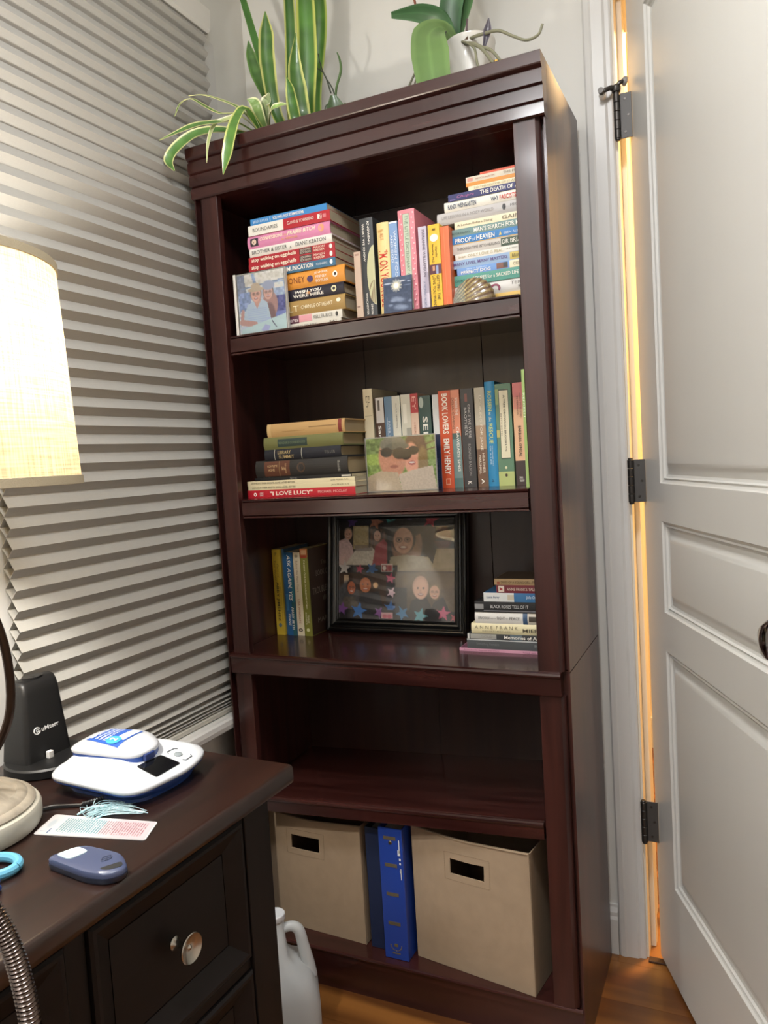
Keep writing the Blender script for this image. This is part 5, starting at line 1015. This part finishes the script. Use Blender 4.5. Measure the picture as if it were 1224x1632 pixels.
bm = bmesh.new(); tube(bm, spline([(.268, -.7045, DZ0 + .002), (.275, -.690, DZ0 + .006), (.289, -.684, DZ0 + .007), (.298, -.680, DZ0 + .004), (.302, -.695, DZ0 + .003), (.300, -.706, DZ0 + .002)], 24), .0013, 6); part('tassel_loop', bm, M('#a9d3dc', .75), bk, sm=True)
# cable
cb_ = root('power_cable', 'thin black power cable running from the lamp base to the white monitor', 'cable', (.24, -.69, DZ0))
bm = bmesh.new(); tube(bm, spline([(.205, -.713, DZ0 + .0024), (.218, -.697, DZ0 + .0024), (.236, -.6885, DZ0 + .0024), (.252, -.6815, DZ0 + .0024)], 16), .0022, 8); part('cord', bm, M('#141416', .35), cb_, sm=True)
bm = bmesh.new()
P = spline([(.252, -.6815, DZ0 + .0034), (.262, -.671, DZ0 + .0045), (.268, -.660, DZ0 + .005)], 16); tube(bm, P, [.0026 + .0006 * (k % 2) for k in range(17)], 8); part('strain_relief', bm, M('#141416', .45), cb_)
# key remote
rm = root('key_remote', 'slate blue plastic remote fob with a pale button and keyring slot on the desk', 'remote', (.388, -.80, DZ0))
o4 = [(.333, -.812), (.352, -.775), (.412, -.776), (.4405, -.797), (.430, -.8165), (.405, -.8215)]
SLT = M('#3d4560', .38, coat=.15)
bm = bmesh.new(); c4 = (.385, -.798)
loft(bm, [scale_ring(rquad(o4, .012, 0, 5), c4, .95, DZ0), rquad(o4, .012, DZ0 + .003, 5), rquad(o4, .012, DZ0 + .0065, 5)]); part('lower_shell', bm, M('#1d2333', .4), rm, sm=50)
bm = bmesh.new(); loft(bm, [scale_ring(rquad(o4, .012, 0, 5), c4, .985, DZ0 + .0066), scale_ring(rquad(o4, .012, 0, 5), c4, .99, DZ0 + .0105), scale_ring(rquad(o4, .012, 0, 5), c4, .95, DZ0 + .0125), scale_ring(rquad(o4, .012, 0, 5), c4, .8, DZ0 + .0132)]); part('upper_shell', bm, SLT, rm, sm=50)
bm = bmesh.new(); q4 = rquad([(.343, -.805), (.3535, -.7835), (.374, -.787), (.366, -.808)], .006, 0, 4); loft(bm, [[(x, y, DZ0 + .0125) for x, y, _ in q4], [(x, y, DZ0 + .0142) for x, y, _ in q4], scale_ring(q4, (.359, -.796), .85, DZ0 + .0148)]); part('button', bm, M('#b9cdd3', .4), rm, sm=50, label='pale blue-grey button')
bm = bmesh.new(); q4 = rquad([(.4115, -.8115), (.423, -.811), (.433, -.798), (.425, -.7905)], .005, 0, 4); loft(bm, [[(x, y, DZ0 + .0115) for x, y, _ in q4], [(x, y, DZ0 + .0133) for x, y, _ in q4]]); part('keyring_slot', bm, M('#07080a', .6), rm)
bm = bmesh.new(); tube(bm, [(p[0], p[1], DZ0 + .0134) for p in spline([(.399, -.792, 0), (.404, -.7855, 0), (.409, -.791, 0), (.404, -.799, 0), (.399, -.792, 0)], 16)], .0006, 5)
for dx in (-.003, .003): tube(bm, [(.404 + dx, -.797, DZ0 + .0134), (.404 - dx, -.788, DZ0 + .0134)], .0005, 5)
part('embossed_emblem', bm, M('#2f364c', .5), rm)
# scissors and blue case at the left edge
sc_ = root('scissors', 'scissors with a light blue loop handle at the left edge of the desk', 'scissors', (.24, -.83, DZ0))
bm = bmesh.new()
tube(bm, [(.283 + .027 * math.cos(a) - .006 * math.sin(a), -.838 + .021 * math.sin(a) + .008 * math.cos(a), DZ0 + .0062) for a in np.linspace(0, 2 * PI, 41)], .0055, 10, cap=False); part('handle', bm, M('#5a9db8', .4), sc_, sm=True, label='light blue loop handle')
bm = bmesh.new(); tube(bm, [(.232 + .024 * math.cos(a), -.898 + .02 * math.sin(a), DZ0 + .0062) for a in np.linspace(0, 2 * PI, 33)], .0055, 10, cap=False); part('handle', bm, M('#5a9db8', .4), sc_, sm=True)
bm = bmesh.new(); loft(bm, [[(.262, -.850, z), (.256, -.858, z), (.13, -.935, z), (.126, -.931, z)] for z in (DZ0 + .004, DZ0 + .0055)]); loft(bm, [[(.216, -.888, z), (.213, -.896, z), (.115, -.925, z), (.118, -.932, z)] for z in (DZ0 + .0056, DZ0 + .007)]); part('blade', bm, M('#b9bcc0', .25, 1), sc_)
bc_ = root('small_case', 'small bright blue plastic case at the left edge of the desk', 'case', (.31, -.885, DZ0))
rt = Matrix.Translation((.3055, -.893, DZ0)) @ Matrix.Rotation(math.radians(28), 4, 'Z')
bm = bmesh.new(); box(bm, -.028, .033, -.028, .022, .0, .006, .002); bm.transform(rt); part('bottom_half', bm, M('#1c3a7c', .35), bc_)
bm = bmesh.new(); box(bm, -.028, .033, -.028, .022, .0063, .0145, .0035); bm.transform(rt); part('top_half', bm, M('#2c5fc0', .3, coat=.2), bc_)
# gooseneck lamp in front of the desk
gn = root('gooseneck_lamp', 'ribbed metal gooseneck of a floor lamp crossing the desk edge at lower left', 'lamp', (.52, -.978, 0))
bm = bmesh.new(); lathe(bm, [(.11, 0), (.112, .004), (.11, .014), (.09, .019), (.02, .022), (.012, .03), (.012, .034)], 40, (.52, -.978, 0)); part('base', bm, M('#2a2624', .4, .6), gn, sm=40)
bm = bmesh.new(); lathe(bm, [(.009, .03), (.009, .40), (.0115, .402), (.0115, .44), (.009, .445)], 18, (.52, -.978, 0)); part('pole', bm, M('#3a3431', .35, .8), gn, sm=40)
P = spline([(.52, -.978, .43), (.512, -.977, .56), (.504, -.9765, .66), (.4985, -.9765, .73), (.486, -.981, .785), (.46, -.992, .83), (.415, -1.01, .868), (.35, -1.035, .885), (.29, -1.06, .87)], 420)
bm = bmesh.new(); tube(bm, P, [.0076 + .0011 * math.cos(2 * PI * k / 3.0) for k in range(421)], 14); part('flexible_neck', bm, M('#6a5f5a', .22, 1.0), gn, sm=70, label='ribbed bronze flexible neck')
d_ = (P[-1] - P[-6]).normalized(); up = d_.to_track_quat('Z', 'Y').to_matrix().to_4x4()
bm = bmesh.new(); lathe(bm, [(.010, -.004), (.016, .006), (.03, .03), (.044, .055), (.046, .062), (.044, .062), (.028, .032), (.0, .012)], 28, cap=False); bm.transform(Matrix.Translation(P[-1]) @ up); part('lamp_head', bm, M('#2a2624', .4, .6), gn, sm=40)

# ================================================================== PLANTS ON TOP
def leaf(name, pts, widths, par, green='#3f7a34', edge=None, dark=None, facing=(.55, -1, .1), fold=.18, n=22, m=13, label=None, roll=0.0, amp=1.0):
    C_ = spline(pts, n); W = np.interp(np.linspace(0, 1, n + 1), np.linspace(0, 1, len(widths)), widths)
    f = Vector(facing).normalized(); V, cols, F = [], [], []
    g = np.array(lin(green)[:3]); e = np.array(lin(edge)[:3]) if edge else g; dk = np.array(lin(dark)[:3]) if dark else g * .55
    for i, p in enumerate(C_):
        t = (C_[min(i + 1, n)] - C_[max(i - 1, 0)]).normalized(); s = t.cross(f)
        s = s.normalized() if s.length > .05 else t.orthogonal(); nn = s.cross(t).normalized()
        if roll: q = Matrix.Rotation(roll * i / n, 3, t); s = q @ s; nn = q @ nn
        for j in range(m):
            v = j / (m - 1) * 2 - 1
            V.append(p + s * (v * W[i] / 2) + nn * (fold * W[i] / 2 * (v * v - .3)))
            band = .5 + .5 * math.sin(i * 2.1 + 1.3 * math.sin(i * .7) + v * .8)
            c = g * (.93 + .3 * amp * (band - .43) + (.25 if amp < 1 and abs(v) < .1 else 0)) if abs(v) < .74 else (e if edge else g)
            if abs(v) < .74 and dark: c = c * (1 - .35 * amp * (1 - band)) + dk * .35 * amp * (1 - band)
            cols.append(tuple(c) + (1,))
    k = len(V)
    th_ = .0011
    nrm = f
    V2 = [p - nrm * th_ for p in V]
    for i in range(n):
        for j in range(m - 1):
            a = i * m + j; q = (a, a + 1, a + m + 1, a + m); F.append(q); F.append(tuple(x + k for x in q[::-1]))
    rimv = [j for j in range(m)] + [i * m + m - 1 for i in range(1, n + 1)] + [n * m + j for j in range(m - 2, -1, -1)] + [i * m for i in range(n - 1, 0, -1)]
    for a, b in zip(rimv, rimv[1:] + rimv[:1]): F.append((b, a, a + k, b + k))
    me = bpy.data.meshes.new(name); me.from_pydata([tuple(p) for p in V + V2], [], F)
    at = me.color_attributes.new('Col', 'FLOAT_COLOR', 'POINT'); at.data.foreach_set('color', np.array(cols + cols, np.float32).ravel())
    return part(name, me, LEAFV, par, sm=60, label=label)
TOP = 1.8262
SOIL = M('#2e2219', .95, bump=1, bscale=200)
sp_ = root('snake_plant', 'variegated green and yellow snake plant on top of the bookcase, left side', 'plant', (.150, .218, TOP))
bm = bmesh.new(); lathe(bm, [(.058, TOP), (.061, TOP + .002), (.066, TOP + .05), (.068, TOP + .054), (.068, TOP + .06), (.063, TOP + .06), (.061, TOP + .048), (0, TOP + .048)], 36, (.150, .218, 0)); part('pot', bm, M('#6b4a38', .6), sp_, sm=40)
bm = bmesh.new(); lathe(bm, [(.0605, TOP + .0485), (.04, TOP + .0505), (0, TOP + .052)], 24, (.150, .218, 0)); part('soil', bm, SOIL, sp_)
GR, YE = '#446b28', '#bfc176'
def up(pts, base): return [base] + pts
b0 = lambda x, y: (x, y + .03 if y > .15 else .175, TOP + .05)
leaf('leaf', [b0(.115, .175)] + [(.103, .172, 1.949), (.06, .18, 2.084), (.022, .19, 2.212), (.0, .2, 2.28)], [.009, .013, .017, .015, .006], sp_, '#3f6e2c', '#4d7a32')
leaf('leaf', [b0(.125, .16), (.110, .152, 1.935), (.098, .15, 2.04), (.100, .15, 2.105), (.101, .15, 2.153)], [.017, .026, .036, .034, .002], sp_, GR, YE, '#23561f', fold=.35)
leaf('leaf', [b0(.11, .19), (.067, .19, 1.991), (.043, .19, 2.05), (.030, .19, 2.095), (.026, .19, 2.128)], [.016, .022, .030, .022, .002], sp_, '#52783a', '#6b8f4c', '#36592c', fold=.3)
leaf('leaf', [b0(.13, .2), (.123, .2, 1.938), (.131, .2, 2.065), (.135, .2, 2.166), (.134, .2, 2.25), (.133, .2, 2.31)], [.015, .022, .027, .026, .02, .002], sp_, '#416a2a', YE, '#28501e', fold=.3)
leaf('leaf', [b0(.17, .17), (.180, .17, 1.93), (.189, .17, 2.037), (.192, .17, 2.14), (.194, .17, 2.23), (.194, .17, 2.31)], [.024, .036, .044, .042, .034, .003], sp_, '#4a7a2a', '#b3b95e', '#335c20', fold=.3)
leaf('leaf', [b0(.165, .21), (.178, .22, 1.987), (.194, .22, 2.10), (.200, .22, 2.164), (.198, .22, 2.24), (.195, .22, 2.3)], [.018, .026, .036, .034, .026, .003], sp_, '#5a8c34', '#b7c765', '#3f7028', fold=.3)
leaf('leaf', [b0(.17, .14), (.183, .14, 1.901), (.176, .14, 1.965), (.173, .14, 2.015), (.181, .14, 2.08)], [.026, .038, .040, .03, .002], sp_, '#4a702f', '#bcc070', '#295a22', fold=.3, roll=.35)
leaf('leaf', [b0(.165, .125), (.18, .12, 1.883), (.174, .118, 1.921), (.170, .118, 1.955), (.163, .118, 1.983)], [.018, .025, .026, .02, .002], sp_, '#48722c', '#c1c674', '#2a5d20', fold=.4, roll=-.5)
dr_ = root('spider_plant', 'arching cream-edged leaves drooping over the left corner of the bookcase', 'plant', (.125, .07, TOP))
bm = bmesh.new(); lathe(bm, [(.024, TOP), (.026, TOP + .002), (.029, TOP + .028), (.029, TOP + .032), (.0265, TOP + .032), (.025, TOP + .026), (0, TOP + .026)], 28, (.115, .108, 0)); part('pot', bm, M('#8a8478', .5), dr_, sm=40)
PL = '#557d3a'; CR = '#cfcf92'
q0 = (.115, .106, TOP + .027)
leaf('leaf', [q0, (.093, .06, 1.898), (.074, .06, 1.917), (.045, .045, 1.933), (.010, .025, 1.946), (-.019, .01, 1.946)], [.01, .015, .016, .017, .012, .001], dr_, PL, CR, facing=(.3, -.5, 1), fold=.25)
leaf('leaf', [q0, (.085, .05, 1.894), (.044, .03, 1.902), (.013, .02, 1.921), (-.012, .01, 1.938), (-.034, .0, 1.930), (-.048, -.005, 1.905)], [.008, .012, .013, .012, .010, .009, .001], dr_, PL, CR, facing=(.3, -.5, 1), fold=.25)
leaf('leaf', [q0, (.084, .03, 1.874), (.057, -.02, 1.862), (.035, -.06, 1.845), (.0, -.12, 1.805)], [.012, .017, .019, .021, .001], dr_, PL, CR, '#3e7030', facing=(.35, -.75, .75), fold=.2)
leaf('leaf', [q0, (.102, .04, 1.892), (.085, .015, 1.879), (.058, -.01, 1.862), (.056, -.035, 1.817), (.056, -.045, 1.773)], [.009, .012, .012, .009, .007, .001], dr_, '#a8b47a', '#ddd9b4', facing=(.35, -.9, .35), fold=.3)
leaf('leaf', [q0, (.112, .03, 1.893), (.110, -.005, 1.866), (.113, -.035, 1.820), (.107, -.045, 1.778), (.099, -.052, 1.738)], [.011, .017, .022, .024, .022, .001], dr_, '#567f34', '#c3c878', '#44702c', facing=(.3, -1, .15), fold=.25)
leaf('leaf', [q0, (.055, .04, 1.868), (.012, -.008, 1.856), (-.022, -.036, 1.826), (-.040, -.046, 1.798), (-.024, -.05, 1.772)], [.012, .018, .024, .026, .022, .003], dr_, PL, CR, '#3e7030', facing=(.5, -.8, .5), fold=.25)
leaf('leaf', [q0, (.126, .05, 1.900), (.117, .05, 1.915), (.105, .045, 1.922)], [.012, .024, .022, .001], dr_, '#7d9a5c', '#d9dcae', facing=(.3, -1, .3), fold=.4)
leaf('leaf', [q0, (.140, .06, 1.905), (.150, .055, 1.913), (.158, .05, 1.924)], [.012, .024, .025, .003], dr_, '#8a9a70', '#e0dfc0', facing=(.3, -1, .3), fold=.4)
leaf('leaf', [q0, (.165, .04, 1.880), (.190, .035, 1.885), (.212, .03, 1.880)], [.01, .014, .014, .001], dr_, '#8fae62', '#dfe2b8', facing=(.2, -1, .5), fold=.4)
# small jade sprig
jd = root('succulent_cutting', 'tiny dull green succulent cutting with bare twigs behind the crown of the bookcase', 'plant', (.245, .2, TOP))
bm = bmesh.new(); lathe(bm, [(.022, TOP), (.024, TOP + .002), (.028, TOP + .05), (.026, TOP + .05), (.024, TOP + .042), (0, TOP + .042)], 24, (.245, .2, 0)); part('pot', bm, M('#7d6a58', .6), jd, sm=40)
leaf('leaf', [(.245, .2, TOP + .042), (.243, .19, 1.90), (.243, .185, 1.925), (.240, .183, 1.951)], [.03, .046, .040, .012], jd, '#4a6440', '#54704a', '#3d5638', fold=.25)
leaf('leaf', [(.25, .2, TOP + .042), (.262, .19, 1.905), (.266, .188, 1.930)], [.016, .022, .004], jd, '#56704c', '#5d7852', fold=.3)
for P in ([(.240, .2, 1.86), (.236, .2, 1.958), (.214, .2, 2.005), (.204, .2, 2.037), (.201, .2, 2.057)], [(.227, .2, 1.965), (.212, .2, 2.011), (.186, .2, 2.034)]):
    bm = bmesh.new(); q = spline(P, 16); tube(bm, q, [.0018 - .0007 * k / 16 for k in range(17)], 7); part('twig', bm, M('#3e4438', .7), jd, sm=True)
bm = bmesh.new(); q = spline([(.240, .2, 1.86), (.238, .2, 1.958), (.254, .2, 2.004), (.254, .2, 2.028), (.248, .2, 2.047)], 16); tube(bm, q, [.0012 + .0018 * math.sin(PI * min(1, k / 16)) for k in range(17)], 7); part('stem', bm, M('#4f6a3c', .5), jd, sm=True)
bm = bmesh.new(); q = spline([(.238, .19, 1.928), (.222, .188, 1.937), (.215, .188, 1.925), (.217, .188, 1.90), (.225, .19, 1.87)], 16); tube(bm, q, .0016, 7); part('aerial_root', bm, M('#56604e', .7), jd, sm=True)
# orchid
oc = root('orchid', 'orchid with broad leaves and grey aerial roots in a white pot on the bookcase', 'plant', (.556, .19, TOP))
bm = bmesh.new(); lathe(bm, [(.040, TOP), (.043, TOP + .003), (.0475, TOP + .08), (.050, TOP + .142), (.0515, TOP + .146), (.0515, TOP + .15), (.0475, TOP + .15), (.045, TOP + .135), (0, TOP + .135)], 40, (.556, .19, 0)); part('pot', bm, M('#d5d3cb', .3, coat=.2), oc, sm=40)
bm = bmesh.new(); rs = np.random.RandomState(3)
for k in range(26):
    a, r = rs.rand() * 6.28, .040 * rs.rand() ** .5; x, y = .556 + r * math.cos(a), .19 + r * math.sin(a); s = .006 + .005 * rs.rand()
    box(bm, -s, s, -s * .7, s * .7, -s * .4, s * .4, .001, 1, Matrix.Translation((x, y, TOP + .139)) @ Euler((rs.rand() * 3, rs.rand() * 3, rs.rand() * 3)).to_matrix().to_4x4())
part('bark', bm, M('#5a4230', .9), oc, kind='stuff')
oc0 = (.532, .185, TOP + .145)
leaf('leaf', [oc0, (.517, .145, 2.000), (.502, .10, 1.972), (.512, .07, 1.915), (.524, .05, 1.845)], [.018, .03, .062, .074, .064], oc, '#64834a', '#6d8b52', '#58783f', facing=(.35, -1, .25), fold=.22, m=13, amp=.15)
leaf('leaf', [oc0, (.514, .19, 2.0), (.495, .185, 2.040), (.458, .17, 2.056), (.403, .15, 2.058)], [.02, .034, .040, .036, .012], oc, '#40663f', '#4a704a', '#36593a', facing=(.1, -.8, -.75), fold=.15, amp=.15)
leaf('leaf', [oc0, (.516, .2, 2.0), (.514, .2, 2.046), (.524, .2, 2.10), (.535, .2, 2.16), (.54, .2, 2.2)], [.02, .034, .046, .05, .04, .01], oc, '#3a5f3c', '#3f6642', '#2f5034', facing=(.3, -1, 0), fold=.2, amp=.15)
leaf('leaf', [oc0, (.524, .215, 2.021), (.541, .22, 2.077), (.556, .22, 2.13), (.568, .22, 2.18)], [.02, .03, .038, .036, .006], oc, '#4a6f44', '#527a4c', '#3b5c38', facing=(-.1, -1, 0), fold=.2, amp=.15)
bm = bmesh.new(); tube(bm, [(.46, .215, 1.85), (.445, .22, 2.034), (.435, .22, 2.085), (.40, .22, 2.27)], .0026, 8); part('stake', bm, M('#8a4a36', .5), oc, sm=True, label='thin reddish support stake')
RT = M('#7d7c66', .65, bump=.3, bscale=300)
for P, r0 in (([(.540, .17, 1.972), (.578, .14, 1.961), (.607, .12, 1.951), (.640, .10, 1.938), (.671, .08, 1.911), (.699, .07, 1.891), (.723, .06, 1.889), (.732, .06, 1.905)], .0034), ([(.540, .17, 1.972), (.579, .12, 1.940), (.605, .10, 1.916), (.623, .08, 1.888), (.645, .066, 1.852)], .0042), ([(.585, .115, 1.936), (.606, .10, 1.917), (.631, .08, 1.895), (.657, .06, 1.855)], .0038), ([(.54, .17, 1.972), (.56, .135, 1.955), (.588, .11, 1.925), (.60, .09, 1.88), (.615, .085, 1.845)], .003), ([(.52, .17, 1.97), (.47, .15, 1.95), (.446, .15, 1.927), (.423, .15, 1.885), (.42, .15, 1.84)], .0028), ([(.52, .165, 1.97), (.475, .14, 1.94), (.455, .14, 1.915), (.437, .14, 1.87)], .0022)):
    bm = bmesh.new(); q = spline(P, 30); tube(bm, q, [r0 * (1 - .3 * k / 30) for k in range(31)], 9); part('aerial_root', bm, RT, oc, sm=True)
bm = bmesh.new(); tube(bm, [(.549, .18, 1.965), (.556, .18, 2.021)], .0021, 8); part('spike_stub', bm, M('#5b4348', .5), oc, sm=True)
leaf('bract', [(.604, .12, 1.922), (.614, .118, 1.953), (.617, .12, 1.977)], [.004, .016, .002], oc, '#4a4650', '#6a6472', facing=(.3, -1, 0), fold=.5, label='withered dark bract')
# little gold-rimmed glass behind the roots
gv = root('votive_glass', 'small gold-rimmed glass votive beside the orchid pot on top of the bookcase', 'votive', (.628, .135, TOP))
bm = bmesh.new(); lathe(bm, [(.018, TOP), (.021, TOP + .003), (.024, TOP + .06), (.0225, TOP + .06), (.0195, TOP + .006), (0, TOP + .005)], 8, (.628, .135, 0)); part('cup', bm, M('#c9c5b6', .12, coat=.6), gv)
bm = bmesh.new(); lathe(bm, [(.0236, TOP + .056), (.0252, TOP + .057), (.0254, TOP + .066), (.0238, TOP + .067), (.0224, TOP + .066), (.0222, TOP + .057), (.0236, TOP + .056)], 8, (.628, .135, 0), cap=False); part('gold_rim', bm, M('#c9a552', .25, 1), gv)
